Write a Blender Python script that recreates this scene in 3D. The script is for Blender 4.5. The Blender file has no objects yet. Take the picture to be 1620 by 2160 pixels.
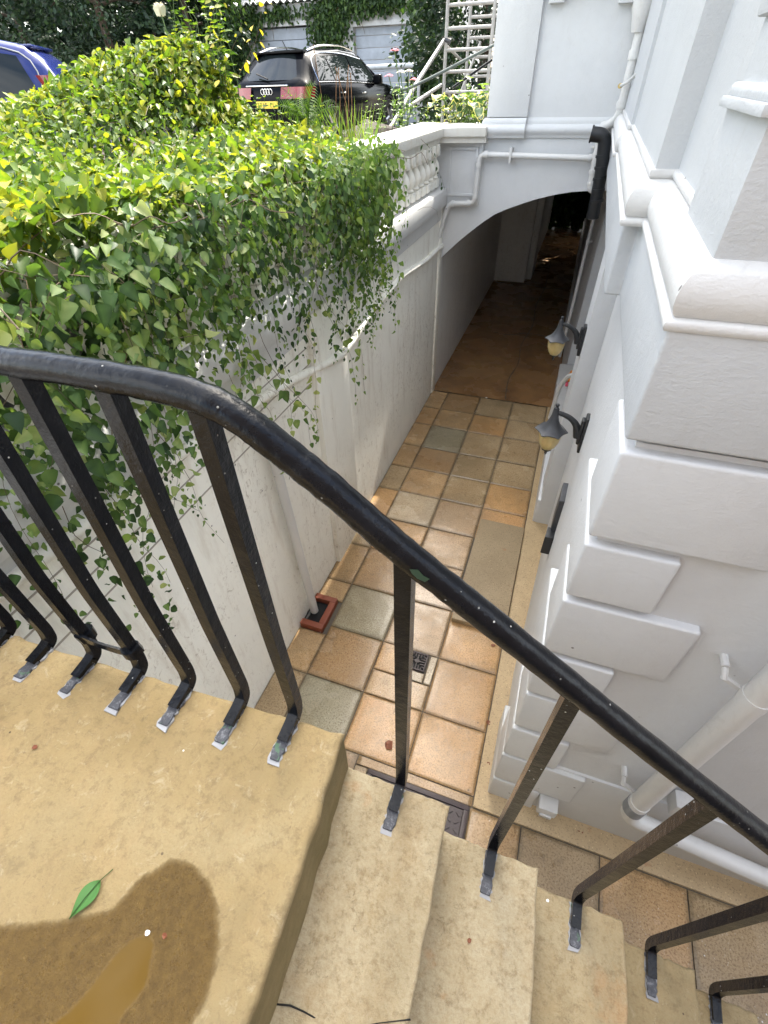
import bpy, bmesh, math, random
import numpy as np
from mathutils import Vector, Matrix, Euler
random.seed(7); RNG = np.random.default_rng(11)
S = bpy.context.scene; COL = S.collection
R = math.radians; PI = math.pi
H = 3.28                                   # camera height over the passage paving, metres
CY, CP, CR = 0.35900302, 0.82576153, -0.0292744
F = 987.7
ROT = Matrix.Rotation(CY, 3, 'Z') @ Matrix.Rotation(CP, 3, 'X') @ Matrix.Rotation(CR, 3, 'Z')
GZ = 2.2                                   # level of the drive and garden

# ------------------------------------------------------------------ camera
cam = bpy.data.cameras.new('camera'); co = bpy.data.objects.new('camera', cam); COL.objects.link(co)
co.matrix_world = Matrix.Translation((0, 0, H)) @ ROT.to_4x4()
cam.sensor_fit = 'HORIZONTAL'; cam.sensor_width = 36; cam.lens = 36 * F / 1620
cam.clip_start = 0.02; cam.clip_end = 400
S.camera = co

# ------------------------------------------------------------------ light
AZ, EL = R(2.8), R(52)
W = bpy.data.worlds.new('World'); S.world = W; W.use_nodes = True
nt = W.node_tree; bg = nt.nodes['Background']
sky = nt.nodes.new('ShaderNodeTexSky'); sky.sky_type = 'NISHITA'; sky.sun_disc = False
sky.sun_elevation = EL; sky.sun_rotation = AZ; sky.dust_density = 2.0; sky.air_density = 1.0
# broken white cloud over the blue: the clear sky colour gives way to bright neutral cloud
wtc = nt.nodes.new('ShaderNodeTexCoord'); wno = nt.nodes.new('ShaderNodeTexNoise'); wno.inputs['Scale'].default_value = 2.2; wno.inputs['Detail'].default_value = 7; wno.inputs['Roughness'].default_value = .58
wra = nt.nodes.new('ShaderNodeValToRGB'); wra.color_ramp.elements[0].position = .42; wra.color_ramp.elements[1].position = .68
wmx = nt.nodes.new('ShaderNodeMix'); wmx.data_type = 'RGBA'; wmx.inputs[7].default_value = (9.6, 9.45, 9.05, 1)
nt.links.new(wtc.outputs['Generated'], wno.inputs['Vector']); nt.links.new(wno.outputs['Fac'], wra.inputs[0]); nt.links.new(wra.outputs[0], wmx.inputs[0])
nt.links.new(sky.outputs[0], wmx.inputs[6]); 
# thin cloud glows round the hidden sun
wdt = nt.nodes.new('ShaderNodeVectorMath'); wdt.operation = 'DOT_PRODUCT'; wdt.inputs[1].default_value = (math.sin(AZ) * math.cos(EL), math.cos(AZ) * math.cos(EL), math.sin(EL))
wno2 = nt.nodes.new('ShaderNodeVectorMath'); wno2.operation = 'NORMALIZE'; nt.links.new(wtc.outputs['Generated'], wno2.inputs[0]); nt.links.new(wno2.outputs[0], wdt.inputs[0])
wmx0 = nt.nodes.new('ShaderNodeMath'); wmx0.operation = 'MAXIMUM'; wmx0.inputs[1].default_value = 0; nt.links.new(wdt.outputs['Value'], wmx0.inputs[0])
wpw = nt.nodes.new('ShaderNodeMath'); wpw.operation = 'POWER'; wpw.inputs[1].default_value = 14; nt.links.new(wmx0.outputs[0], wpw.inputs[0])
wgl = nt.nodes.new('ShaderNodeMix'); wgl.data_type = 'RGBA'; wgl.blend_type = 'ADD'; wgl.inputs[7].default_value = (30, 28, 24, 1); nt.links.new(wpw.outputs[0], wgl.inputs[0]); nt.links.new(wmx.outputs[2], wgl.inputs[6])
nt.links.new(wgl.outputs[2], bg.inputs[0]); bg.inputs[1].default_value = 0.15
sl = bpy.data.lights.new('sun', 'SUN'); sl.energy = 3.1; sl.angle = R(0.5); sl.color = (1, .95, .86)
so = bpy.data.objects.new('sun', sl); COL.objects.link(so)
so.rotation_euler = Vector((math.sin(AZ) * math.cos(EL), math.cos(AZ) * math.cos(EL), math.sin(EL))).to_track_quat('Z', 'Y').to_euler()
S.view_settings.view_transform = 'Standard'; S.view_settings.look = 'None'
S.view_settings.exposure = 2.0; S.view_settings.gamma = 1; S.view_settings.use_curve_mapping = False

# ------------------------------------------------------------------ materials
class NT:
    def __init__(s, name):
        s.m = bpy.data.materials.new(name); s.m.use_nodes = True
        s.t = s.m.node_tree; s.p = s.t.nodes['Principled BSDF']; s.out = s.t.nodes['Material Output']
        s.tc = s.n('ShaderNodeTexCoord')
    def n(s, k, **kw):
        x = s.t.nodes.new(k)
        for a, b in kw.items(): setattr(x, a, b)
        return x
    def l(s, a, b): s.t.links.new(a, b)
    def mapv(s, sc=(1, 1, 1), rot=(0, 0, 0)):
        mp = s.n('ShaderNodeMapping'); mp.inputs['Scale'].default_value = sc; mp.inputs['Rotation'].default_value = rot
        s.l(s.tc.outputs['Object'], mp.inputs[0]); return mp.outputs[0]
    def noise(s, scale, detail=4, rough=.55, sc=(1, 1, 1), dist=0, rot=(0, 0, 0)):
        x = s.n('ShaderNodeTexNoise'); x.inputs['Scale'].default_value = scale; x.inputs['Detail'].default_value = detail
        x.inputs['Roughness'].default_value = rough; x.inputs['Distortion'].default_value = dist
        s.l(s.mapv(sc, rot), x.inputs['Vector']); return x.outputs['Fac']
    def voro(s, scale, feature='F1', sc=(1, 1, 1), out='Distance'):
        x = s.n('ShaderNodeTexVoronoi'); x.feature = feature; x.inputs['Scale'].default_value = scale
        s.l(s.mapv(sc), x.inputs['Vector']); return x.outputs[out]
    def ramp(s, fac, stops):
        x = s.n('ShaderNodeValToRGB'); e = x.color_ramp.elements
        while len(e) < len(stops): e.new(.5)
        for q, (p, c) in zip(e, stops):
            q.position = p; q.color = (c, c, c, 1) if isinstance(c, (int, float)) else (*c, 1)
        s.l(fac, x.inputs[0]); return x.outputs[0]
    def mix(s, fac, a, b, mode='MIX'):
        x = s.n('ShaderNodeMix'); x.data_type = 'RGBA'; x.blend_type = mode; x.clamp_factor = True
        for sock, v in ((x.inputs[0], fac), (x.inputs[6], a), (x.inputs[7], b)):
            if isinstance(v, (int, float)): sock.default_value = v if sock.type == 'VALUE' else (v, v, v, 1)
            elif isinstance(v, tuple): sock.default_value = (*v, 1)
            else: s.l(v, sock)
        return x.outputs[2]
    def math(s, op, a, b=0):
        x = s.n('ShaderNodeMath', operation=op)
        for sock, v in zip(x.inputs, (a, b)):
            if isinstance(v, (int, float)): sock.default_value = v
            else: s.l(v, sock)
        return x.outputs[0]
    def attr(s, name):
        x = s.n('ShaderNodeAttribute'); x.attribute_name = name; return x
    def set(s, **kw):
        for k, v in kw.items():
            sock = s.p.inputs[k.replace('_', ' ')]
            if isinstance(v, (int, float)): sock.default_value = v
            elif isinstance(v, tuple): sock.default_value = (*v, 1)
            else: s.l(v, sock)
        return s
    def bump(s, h, strength=.3, dist=.004):
        b = s.n('ShaderNodeBump'); b.inputs['Strength'].default_value = strength; b.inputs['Distance'].default_value = dist
        s.l(h, b.inputs['Height'])
        prev = s.p.inputs['Normal'].links
        if prev: s.l(prev[0].from_socket, b.inputs['Normal'])
        s.l(b.outputs[0], s.p.inputs['Normal']); return s

def stucco(name, base, dirt=.0, dirtcol=(.36, .27, .17), rough=.55, wave=.0, spec=.4, fine=1.0):
    k = NT(name)
    big = k.noise(1.3, 5, .6)
    c = k.mix(k.ramp(big, [(.3, 0), (.7, 1)]), tuple(v * .93 for v in base), base)
    c = k.mix(k.ramp(k.noise(7, 6, .65), [(.45, 0), (.8, .35)]), c, tuple(v * .84 for v in base))
    if dirt:
        st = k.ramp(k.noise(2.6, 7, .72, (3.2, 3.2, .45)), [(.52, 0), (.70, 1)])
        c = k.mix(k.math('MULTIPLY', st, dirt * .55), c, dirtcol)
        sc = k.ramp(k.noise(16, 8, .75, (1.6, 1.6, 1), 1.2, (R(40), 0, 0)), [(.54, 0), (.64, 1)])
        ar = k.ramp(k.noise(1.1, 3), [(.42, 0), (.6, 1)])
        c = k.mix(k.math('MULTIPLY', k.math('MULTIPLY', sc, ar), dirt), c, tuple(v * .75 for v in dirtcol))
    c = k.mix(k.ramp(k.noise(4, 7, .75, (2, 2, .5)), [(.60, 0), (.78, .22)]), c, (.33, .31, .26))
    sp = k.ramp(k.voro(9), [(.045, 1), (.06, 0)])
    sp = k.math('MULTIPLY', sp, k.ramp(k.noise(3.1, 2), [(.5, 0), (.56, 1)]))
    c = k.mix(k.math('MULTIPLY', sp, .8), c, (.06, .045, .035))
    k.set(Base_Color=c, Roughness=rough, Specular_IOR_Level=spec)
    k.bump(k.noise(5, 4), .4, .014).bump(k.noise(52, 6, .7, (1, 1, 1.5)), .32 * fine, .007)
    k.bump(k.noise(120, 4, .6, (1, 1, 1.5)), .3 * fine, .003)
    return k.m

def plain(name, col, rough=.5, metal=0, bump=.0, bscale=60, var=.12, spec=.5, coat=0):
    k = NT(name)
    c = k.mix(k.ramp(k.noise(6, 5, .65), [(.3, 0), (.7, 1)]), tuple(v * (1 - var) for v in col), tuple(min(1, v * (1 + var)) for v in col))
    k.set(Base_Color=c, Roughness=rough, Metallic=metal, Specular_IOR_Level=spec, Coat_Weight=coat)
    if bump: k.bump(k.noise(bscale, 4), bump, .004)
    return k.m

M = {}
M['white'] = stucco('white_stucco', (.62, .63, .635), .06, rough=.5)
M['whitegloss'] = stucco('white_gloss_stucco', (.50, .515, .525), .04, rough=.45, fine=1.2)
M['oldwhite'] = stucco('weathered_white_render', (.90, .88, .80), .6)
M['tunnelwhite'] = stucco('damp_white_render', (.84, .83, .80), .35)
M['shadewall'] = stucco('dark_shade_wall', (.13, .10, .085), .3, rough=.8)  # dark tone for the added wall out of view, keeps its bounce low
M['ledge'] = stucco('white_ledge_paint', (.60, .595, .58), .12, (.22, .16, .11), .45)
M['coping'] = stucco('painted_coping', (.66, .64, .58), .4, (.5, .4, .25), .6)
M['pipe'] = stucco('white_painted_pipe', (.64, .635, .615), .12, (.3, .24, .17), .35, fine=.4)

def black_iron():
    k = NT('black_gloss_paint')
    chip = k.ramp(k.voro(60), [(.06, 1), (.1, 0)])
    chip = k.math('MULTIPLY', chip, k.ramp(k.noise(11, 3), [(.52, 0), (.6, 1)]))
    c = k.mix(k.ramp(k.noise(14, 5, .7), [(.4, 0), (.7, 1)]), (.003, .0038, .0055), (.008, .009, .012))
    c = k.mix(k.ramp(k.noise(30, 6, .8), [(.68, 0), (.74, .2)]), c, (.08, .07, .055))
    c = k.mix(chip, c, (.55, .55, .5))
    k.set(Base_Color=c, Roughness=k.ramp(k.noise(24, 5, .7), [(.3, .08), (.7, .26)]), Specular_IOR_Level=.22)
    k.bump(k.noise(38, 4), .5, .004).bump(k.noise(160, 4, .7), .4, .0015)
    return k.m
M['iron'] = black_iron()
def lead():
    k = NT('flaking_lead_paint')
    n = k.noise(70, 6, .75)
    c = k.ramp(n, [(.3, (.02, .022, .03)), (.52, (.05, .053, .065)), (.62, (.16, .165, .18)), (.7, (.03, .032, .04))])
    c = k.mix(k.ramp(k.noise(33, 4), [(.64, 0), (.68, .8)]), c, (.05, .13, .06))
    k.set(Base_Color=c, Roughness=.45); k.bump(n, .7, .004); return k.m
M['lead'] = lead()
M['flake'] = plain('chipped_white_rim', (.30, .305, .32), .6, bump=.6, bscale=90, var=.25)

def sandstone():
    k = NT('yellow_sandstone')
    a = k.noise(2.2, 6, .62, dist=.6)
    tone = k.attr('tone')
    c = k.ramp(a, [(.3, (.235, .168, .070)), (.5, (.315, .235, .112)), (.7, (.36, .288, .158))])
    c2 = k.ramp(a, [(.3, (.35, .285, .185)), (.5, (.435, .375, .255)), (.7, (.48, .43, .315))])
    c = k.mix(tone.outputs['Fac'], c, c2)
    c = k.mix(k.ramp(k.noise(9, 6, .7), [(.5, 0), (.75, .5)]), c, (.36, .25, .12))
    c = k.mix(k.ramp(k.noise(3.3, 6, .7, (1, .6, 1)), [(.52, 0), (.72, .55)]), c, (.22, .18, .10))
    c = k.mix(k.ramp(k.noise(19, 6, .75, dist=.8), [(.55, 0), (.68, .5)]), c, (.30, .21, .10))
    c = k.mix(k.ramp(k.noise(46, 5, .75), [(.50, 0), (.66, .55)]), c, (.15, .105, .05))
    c = k.mix(k.ramp(k.noise(28, 6, .8, dist=1.2), [(.60, 0), (.68, .6)]), c, (.12, .085, .045))
    c = k.mix(k.ramp(k.noise(24, 5, .75, dist=.6), [(.30, .5), (.42, 0)]), c, (.50, .43, .29))
    c = k.mix(k.ramp(k.noise(150, 5, .8), [(.42, 0), (.66, .5)]), c, (.27, .19, .09))
    c = k.mix(k.ramp(k.noise(1.7, 5, .6, (1.3, .5, 1)), [(.54, 0), (.7, .42)]), c, (.25, .20, .11))
    rust = k.math('MULTIPLY', k.ramp(k.noise(5, 5, .6), [(.62, 0), (.7, 1)]), k.math('MULTIPLY', tone.outputs['Fac'], .55))
    c = k.mix(rust, c, (.46, .20, .06))
    sp = k.math('MULTIPLY', k.ramp(k.voro(17), [(.035, 1), (.05, 0)]), k.ramp(k.noise(7, 2), [(.48, 0), (.55, 1)]))
    c = k.mix(k.math('MULTIPLY', sp, .85), c, (.05, .03, .02))
    wp = k.math('MULTIPLY', k.ramp(k.voro(11), [(.02, 1), (.03, 0)]), k.ramp(k.noise(4, 2), [(.55, 0), (.6, 1)]))
    c = k.mix(wp, c, (.8, .8, .76))
    fm = k.attr('face')                                 # darker olive tone over the riser faces
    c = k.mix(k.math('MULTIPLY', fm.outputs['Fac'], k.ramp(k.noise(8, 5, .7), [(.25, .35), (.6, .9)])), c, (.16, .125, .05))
    # wet stain and standing water
    w = k.attr('wet').outputs['Fac']; ed = k.math('ADD', w, k.math('MULTIPLY', k.math('SUBTRACT', k.noise(40, 6, .7), .5), .4))
    wm = k.ramp(ed, [(.40, 0), (.50, .75), (.62, 1)])
    d = k.attr('deep').outputs['Fac']; dd = k.math('ADD', d, k.math('MULTIPLY', k.math('SUBTRACT', k.noise(22, 4), .5), .25))
    dm = k.ramp(dd, [(.40, 0), (.60, 1)])
    wc = k.mix(k.ramp(k.noise(70, 6, .8), [(.35, 0), (.65, 1)]), (.082, .047, .010), (.135, .082, .020))
    c = k.mix(wm, c, wc); c = k.mix(dm, c, (.105, .058, .005))
    rg = k.mix(wm, .8, k.ramp(k.noise(60, 5, .8), [(.4, .22), (.6, .5)])); rg = k.mix(dm, rg, .05)
    k.set(Base_Color=c, Roughness=rg, Specular_IOR_Level=k.mix(dm, k.mix(wm, .4, .28), .15))
    b = k.n('ShaderNodeBump'); k.l(k.noise(62, 8, .78), b.inputs['Height']); b.inputs['Distance'].default_value = .007
    k.l(k.math('MULTIPLY', k.math('SUBTRACT', 1, dm), .75), b.inputs['Strength'])
    b2 = k.n('ShaderNodeBump'); k.l(k.noise(13, 5, .6), b2.inputs['Height']); b2.inputs['Distance'].default_value = .012
    k.l(k.math('MULTIPLY', k.math('SUBTRACT', 1, dm), .55), b2.inputs['Strength'])
    k.l(b.outputs[0], b2.inputs['Normal']); k.l(b2.outputs[0], k.p.inputs['Normal'])
    return k.m
M['stone'] = sandstone()

def paving():
    k = NT('concrete_paving')
    col = k.attr('tile'); base = col.outputs['Color']
    c = k.mix(k.ramp(k.noise(2.6, 5, .6), [(.35, 0), (.7, .6)]), base, k.mix(1.0, base, (.62, .5, .38), 'MULTIPLY'))
    c = k.mix(k.ramp(k.noise(95, 4, .8), [(.48, 0), (.62, .85)]), c, k.mix(1.0, base, (.42, .36, .30), 'MULTIPLY'))
    pale = k.math('MULTIPLY', k.ramp(k.voro(58), [(.12, 1), (.2, 0)]), k.ramp(k.noise(17, 3), [(.46, 0), (.56, 1)]))
    c = k.mix(k.math('MULTIPLY', pale, .55), c, (.62, .55, .42))
    wp = k.math('MULTIPLY', k.ramp(k.voro(13), [(.035, 1), (.05, 0)]), k.ramp(k.noise(4.3, 2), [(.52, 0), (.57, 1)]))
    c = k.mix(wp, c, (.8, .78, .72))
    dk = k.math('MULTIPLY', k.ramp(k.voro(10.3), [(.05, 1), (.07, 0)]), k.ramp(k.noise(5.3, 2), [(.52, 0), (.57, 1)]))
    c = k.mix(k.math('MULTIPLY', dk, .8), c, (.05, .025, .015))
    c = k.mix(k.ramp(k.noise(1.15, 6, .7, dist=.5), [(.42, 0), (.68, .62)]), c, (.17, .125, .07))
    c = k.mix(k.ramp(k.noise(11, 6, .75), [(.56, 0), (.7, .55)]), c, (.13, .09, .05))
    edge = k.attr('edge').outputs['Fac']
    c = k.mix(k.math('MULTIPLY', k.ramp(k.math('ADD', edge, k.math('MULTIPLY', k.noise(20, 4), .5)), [(.7, 0), (1.3, .6)]), .7), c, (.10, .075, .04))
    wet = k.ramp(k.noise(1.6, 5, .6), [(.36, 0), (.52, 1)])
    k.set(Base_Color=c, Roughness=k.mix(wet, .48, .13), Specular_IOR_Level=.5)
    k.bump(k.noise(130, 4, .7), .45, .002).bump(k.noise(9, 3), .35, .006)
    return k.m
M['paving'] = paving()
def wetfloor():
    k = NT('wet_brown_concrete')
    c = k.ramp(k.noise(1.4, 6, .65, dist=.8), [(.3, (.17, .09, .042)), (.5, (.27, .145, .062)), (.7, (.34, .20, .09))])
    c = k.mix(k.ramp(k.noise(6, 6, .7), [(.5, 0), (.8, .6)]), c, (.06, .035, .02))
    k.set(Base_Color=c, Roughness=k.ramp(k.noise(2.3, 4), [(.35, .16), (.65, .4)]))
    k.bump(k.noise(50, 4), .25, .003).bump(k.noise(3, 3), .3, .01); return k.m
M['wetfloor'] = wetfloor()
def gritty(name, a, b, rough=.7):
    k = NT(name)
    c = k.mix(k.ramp(k.noise(3, 6, .65), [(.3, 0), (.7, 1)]), a, b)
    c = k.mix(k.ramp(k.noise(100, 4, .7), [(.55, 0), (.65, .7)]), c, tuple(v * .4 for v in a))
    c = k.mix(k.math('MULTIPLY', k.ramp(k.voro(40), [(.1, 1), (.16, 0)]), .5), c, tuple(min(.8, v * 1.7) for v in b))
    c = k.mix(k.ramp(k.noise(5, 5), [(.66, 0), (.72, .7)]), c, (.30, .10, .03))
    k.set(Base_Color=c, Roughness=rough); k.bump(k.noise(90, 5, .7), .5, .003); return k.m
M['strip'] = gritty('concrete_edging', (.40, .29, .16), (.50, .37, .21), .6)
M['slab'] = gritty('gritty_brown_slab', (.25, .185, .105), (.33, .25, .15), .6)
M['joint'] = plain('dark_joint_mortar', (.10, .082, .06), .8)
M['terracotta'] = plain('red_brick_surround', (.22, .055, .025), .55, bump=.4)
M['grate'] = plain('rusty_plum_iron', (.04, .024, .024), .45, bump=.5)
M['dark'] = plain('dark_void', (.008, .008, .008), .8)
M['soil'] = plain('dark_soil', (.035, .026, .018), .95, bump=.8, bscale=20)
M['gravel'] = gritty('drive_gravel', (.20, .18, .15), (.30, .27, .23), .9)
M['lampblack'] = plain('black_cast_lantern', (.018, .02, .022), .4, bump=.3, bscale=90, var=.4)
M['lampgrey'] = plain('grey_lit_lantern_top', (.045, .047, .052), .45, bump=.3, bscale=90, var=.4)  # greyer than the cast black: the hood's lit top put into the colour
M['blackplastic'] = plain('black_plastic_pipe', (.010, .011, .013), .42, var=.3)
M['grey'] = plain('grey_collar', (.22, .23, .24), .5)
M['alum'] = plain('dull_aluminium', (.34, .33, .31), .45, .25, .3, 40, .2)
M['greyrail'] = plain('pale_grey_rail', (.55, .57, .58), .45)
M['rubber'] = plain('black_rubber', (.012, .012, .013), .7)
M['rim'] = plain('silver_alloy', (.42, .43, .45), .3, .8)
M['chrome'] = plain('bright_chrome', (.75, .76, .78), .12, 1)
M['carblack'] = plain('black_car_paint', (.004, .0045, .006), .12, coat=0, var=.05, spec=.1)
M['carblue'] = plain('blue_car_paint', (.012, .021, .12), .16, 0, coat=.35, var=.05, spec=.4)
M['redlens'] = plain('red_lens', (.20, .008, .010), .12, coat=1)
M['amberlens'] = plain('amber_lens', (.85, .22, .015), .12, coat=1)
M['plate'] = plain('yellow_plate', (.75, .55, .06), .4)
M['plateblack'] = plain('black_lettering', (.01, .01, .01), .5)
M['garage'] = plain('grey_blue_boards', (.36, .40, .46), .6, bump=.2)
M['garagewall'] = stucco('grey_white_garage_render', (.62, .63, .64), .5, (.2, .17, .13))
M['sheet'] = plain('corrugated_roof_sheet', (.26, .27, .27), .6, bump=.2)
M['orange'] = plain('orange_plastic', (.85, .30, .02), .4)
M['pink'] = plain('pink_plastic', (.75, .10, .16), .4)
M['bark'] = plain('brown_bark', (.06, .042, .028), .9, bump=1, bscale=30)
M['stem'] = plain('thin_brown_stem', (.12, .085, .05), .7)
M['gstem'] = plain('green_stem', (.10, .16, .045), .6)
M['reedstem'] = plain('russet_stalk', (.22, .11, .05), .7)
M['deadleaf'] = plain('dry_brown_leaf', (.17, .05, .018), .6, bump=.4)
M['petal'] = plain('cream_petal', (.80, .74, .58), .5)
M['pinkpetal'] = plain('pink_petal', (.72, .18, .22), .5)
M['whitechip'] = plain('white_paint_fleck', (.8, .8, .78), .6)
M['cable'] = plain('grey_cable', (.10, .12, .11), .5)
def glass(name, col=(.012, .016, .017), rough=.03):
    k = NT(name); k.set(Base_Color=col, Roughness=rough, Specular_IOR_Level=.35); return k.m
M['carglass'] = glass('tinted_car_glass'); M['winglass'] = glass('dark_window_glass', (.03, .033, .035), .06)
def amberglass():
    k = NT('amber_lamp_glass')
    c = k.mix(k.ramp(k.noise(14, 4, .6, (1, 1, .4)), [(.35, 0), (.7, 1)]), (.42, .31, .12), (.62, .50, .24))
    k.set(Base_Color=c, Roughness=.3, Specular_IOR_Level=.5, Subsurface_Weight=.3); return k.m
M['amber'] = amberglass()
def leaf(name, stops, trans=.45, tcol=(1.3, 1.35, .5), rough=.46, edgecol=None):
    k = NT(name); r = k.attr('rnd').outputs['Fac']
    c = k.ramp(r, stops)
    if edgecol: c = k.mix(k.ramp(k.attr('rim').outputs['Fac'], [(.35, 0), (.55, 1)]), c, edgecol)
    k.set(Base_Color=c, Roughness=rough, Specular_IOR_Level=.3)
    t = k.n('ShaderNodeBsdfTranslucent'); k.l(k.mix(1.0, c, tcol, 'MULTIPLY'), t.inputs[0])
    mx = k.n('ShaderNodeMixShader'); mx.inputs[0].default_value = trans
    k.l(k.p.outputs[0], mx.inputs[1]); k.l(t.outputs[0], mx.inputs[2]); k.l(mx.outputs[0], k.out.inputs[0])
    k.m.use_backface_culling = False
    return k.m
M['vine'] = leaf('vine_leaves', [(0, (.022, .05, .018)), (.35, (.075, .145, .042)), (.6, (.145, .23, .068)), (.85, (.26, .34, .12)), (1, (.38, .43, .18))], .42)
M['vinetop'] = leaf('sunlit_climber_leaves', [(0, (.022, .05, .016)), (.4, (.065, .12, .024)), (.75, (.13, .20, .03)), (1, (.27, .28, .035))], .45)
M['pale'] = leaf('pale_small_leaves', [(0, (.055, .11, .03)), (.5, (.13, .22, .055)), (1, (.28, .36, .11))], .42)
M['golden'] = leaf('golden_leaves', [(0, (.20, .22, .03)), (.5, (.40, .34, .03)), (1, (.55, .42, .04))], .4)
M['fern'] = leaf('fern_fronds', [(0, (.05, .11, .02)), (1, (.12, .20, .04))], .45)
M['grass'] = leaf('grass_blades', [(0, (.07, .13, .025)), (1, (.18, .24, .05))], .4)
M['hosta'] = leaf('variegated_leaves', [(0, (.03, .085, .035)), (1, (.07, .14, .05))], .3, (1.1, 1.2, .7), .4, (.62, .56, .18))
M['darktree'] = leaf('dark_conifer_leaves', [(0, (.008, .022, .012)), (.6, (.018, .042, .018)), (1, (.04, .075, .025))], .15)
M['ivy'] = leaf('ivy_leaves', [(0, (.018, .04, .014)), (.6, (.035, .075, .02)), (1, (.08, .14, .03))], .25)
M['fallen'] = leaf('fallen_green_leaf', [(0, (.07, .19, .045)), (1, (.08, .2, .05))], .2)

# ------------------------------------------------------------------ mesh building
class MB:
    def __init__(s): s.v = []; s.f = []; s.mi = []; s.cur = 0
    def add(s, vs, fs):
        b = len(s.v); s.v += [tuple(v) for v in vs]
        for f in fs: s.f.append(tuple(b + i for i in f)); s.mi.append(s.cur)
        return s
    def bm(s, b):
        b.verts.ensure_lookup_table(); b.verts.index_update()
        s.add([v.co[:] for v in b.verts], [[v.index for v in f.verts] for f in b.faces]); b.free(); return s
    def box(s, lo, hi, bev=0, rot=None, seg=2):
        b = bmesh.new(); bmesh.ops.create_cube(b, size=1)
        c = [(lo[i] + hi[i]) / 2 for i in range(3)]; d = [abs(hi[i] - lo[i]) for i in range(3)]
        for v in b.verts: v.co = Vector((v.co.x * d[0], v.co.y * d[1], v.co.z * d[2]))
        if bev: bmesh.ops.bevel(b, geom=b.edges[:], offset=bev, segments=seg, affect='EDGES', profile=.6)
        for v in b.verts:
            if rot is not None: v.co = rot @ v.co
            v.co += Vector(c)
        return s.bm(b)
    def prism(s, poly, z0, z1, bev=0, seg=2):
        b = bmesh.new(); lo = [b.verts.new((x, y, z0)) for x, y in poly]; hi = [b.verts.new((x, y, z1)) for x, y in poly]
        b.faces.new(hi); b.faces.new(lo[::-1]); n = len(poly)
        for i in range(n): b.faces.new((lo[i], lo[(i + 1) % n], hi[(i + 1) % n], hi[i]))
        bmesh.ops.recalc_face_normals(b, faces=b.faces[:])
        if bev: bmesh.ops.bevel(b, geom=b.edges[:], offset=bev, segments=seg, affect='EDGES', profile=.6)
        return s.bm(b)
    def tube(s, path, r, n=12, cap=True, up=None, sq=False, jit=0):
        P = [Vector(p) for p in path]; rr = r if isinstance(r, (list, tuple)) else [r] * len(P)
        rings = []; prevu = None
        for i, p in enumerate(P):
            t = (P[min(i + 1, len(P) - 1)] - P[max(i - 1, 0)]).normalized()
            if prevu is None:
                u = Vector(up) if up else (Vector((0, 0, 1)) if abs(t.z) < .9 else Vector((1, 0, 0)))
            else: u = prevu
            u = (u - t * u.dot(t)).normalized(); w = t.cross(u); prevu = u
            ring = []
            for k in range(n):
                a = 2 * PI * (k + (.5 if sq else 0)) / n
                q = rr[i] * (1 + (random.uniform(-jit, jit) if jit else 0)) * (1.414 if sq else 1)
                ring.append(p + (u * math.cos(a) + w * math.sin(a)) * q)
            rings.append(ring)
        vs = [v for g in rings for v in g]; fs = []
        for i in range(len(P) - 1):
            for k in range(n):
                fs.append((i * n + k, i * n + (k + 1) % n, (i + 1) * n + (k + 1) % n, (i + 1) * n + k))
        if cap: fs += [tuple(range(n))[::-1], tuple(range((len(P) - 1) * n, len(P) * n))]
        return s.add(vs, fs)
    def lathe(s, prof, n=20, o=(0, 0, 0), scallop=None):
        vs = []; fs = []; m = len(prof)
        for k in range(n):
            a = 2 * PI * k / n
            for j, (r, z) in enumerate(prof):
                q = scallop(j, a, r, z) if scallop else (r, z)
                vs.append((o[0] + q[0] * math.cos(a), o[1] + q[0] * math.sin(a), o[2] + q[1]))
        for k in range(n):
            for j in range(m - 1):
                fs.append((k * m + j, ((k + 1) % n) * m + j, ((k + 1) % n) * m + j + 1, k * m + j + 1))
        return s.add(vs, fs)
    def sweep(s, prof, path, side=1, caps=True):
        # prof: (offset outward, z); path: plan points; mitred
        n = len(path); rows = []
        for i in range(n):
            p = Vector(path[i]); d0 = (p - Vector(path[i - 1])).normalized() if i else None
            d1 = (Vector(path[i + 1]) - p).normalized() if i < n - 1 else None
            n0 = Vector((-d0.y, d0.x)) * side if d0 else None; n1 = Vector((-d1.y, d1.x)) * side if d1 else None
            if n0 is None: m = n1
            elif n1 is None: m = n0
            else: m = (n0 + n1) / max(.2, 1 + n0.dot(n1))
            rows.append([(p.x + m.x * o, p.y + m.y * o, z) for o, z in prof])
        k = len(prof); vs = [v for r in rows for v in r]; fs = []
        for i in range(n - 1):
            for j in range(k - 1): fs.append((i * k + j, (i + 1) * k + j, (i + 1) * k + j + 1, i * k + j + 1))
        if caps: fs += [tuple(range(k)), tuple(range((n - 1) * k, n * k))[::-1]]
        return s.add(vs, fs)
    def build(s, name, mats, parent=None, smooth=30, fix=True, loc=None):
        me = bpy.data.meshes.new(name); me.from_pydata(s.v, [], s.f)
        for m in (mats if isinstance(mats, list) else [mats]): me.materials.append(m)
        me.polygons.foreach_set('material_index', s.mi)
        if fix:
            b = bmesh.new(); b.from_mesh(me); bmesh.ops.recalc_face_normals(b, faces=b.faces[:]); b.to_mesh(me); b.free()
        me.update()
        if smooth: me.shade_smooth(); me.set_sharp_from_angle(angle=R(smooth))
        o = bpy.data.objects.new(name, me); COL.objects.link(o)
        if parent: o.parent = parent
        if loc: o.location = loc
        return o

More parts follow.
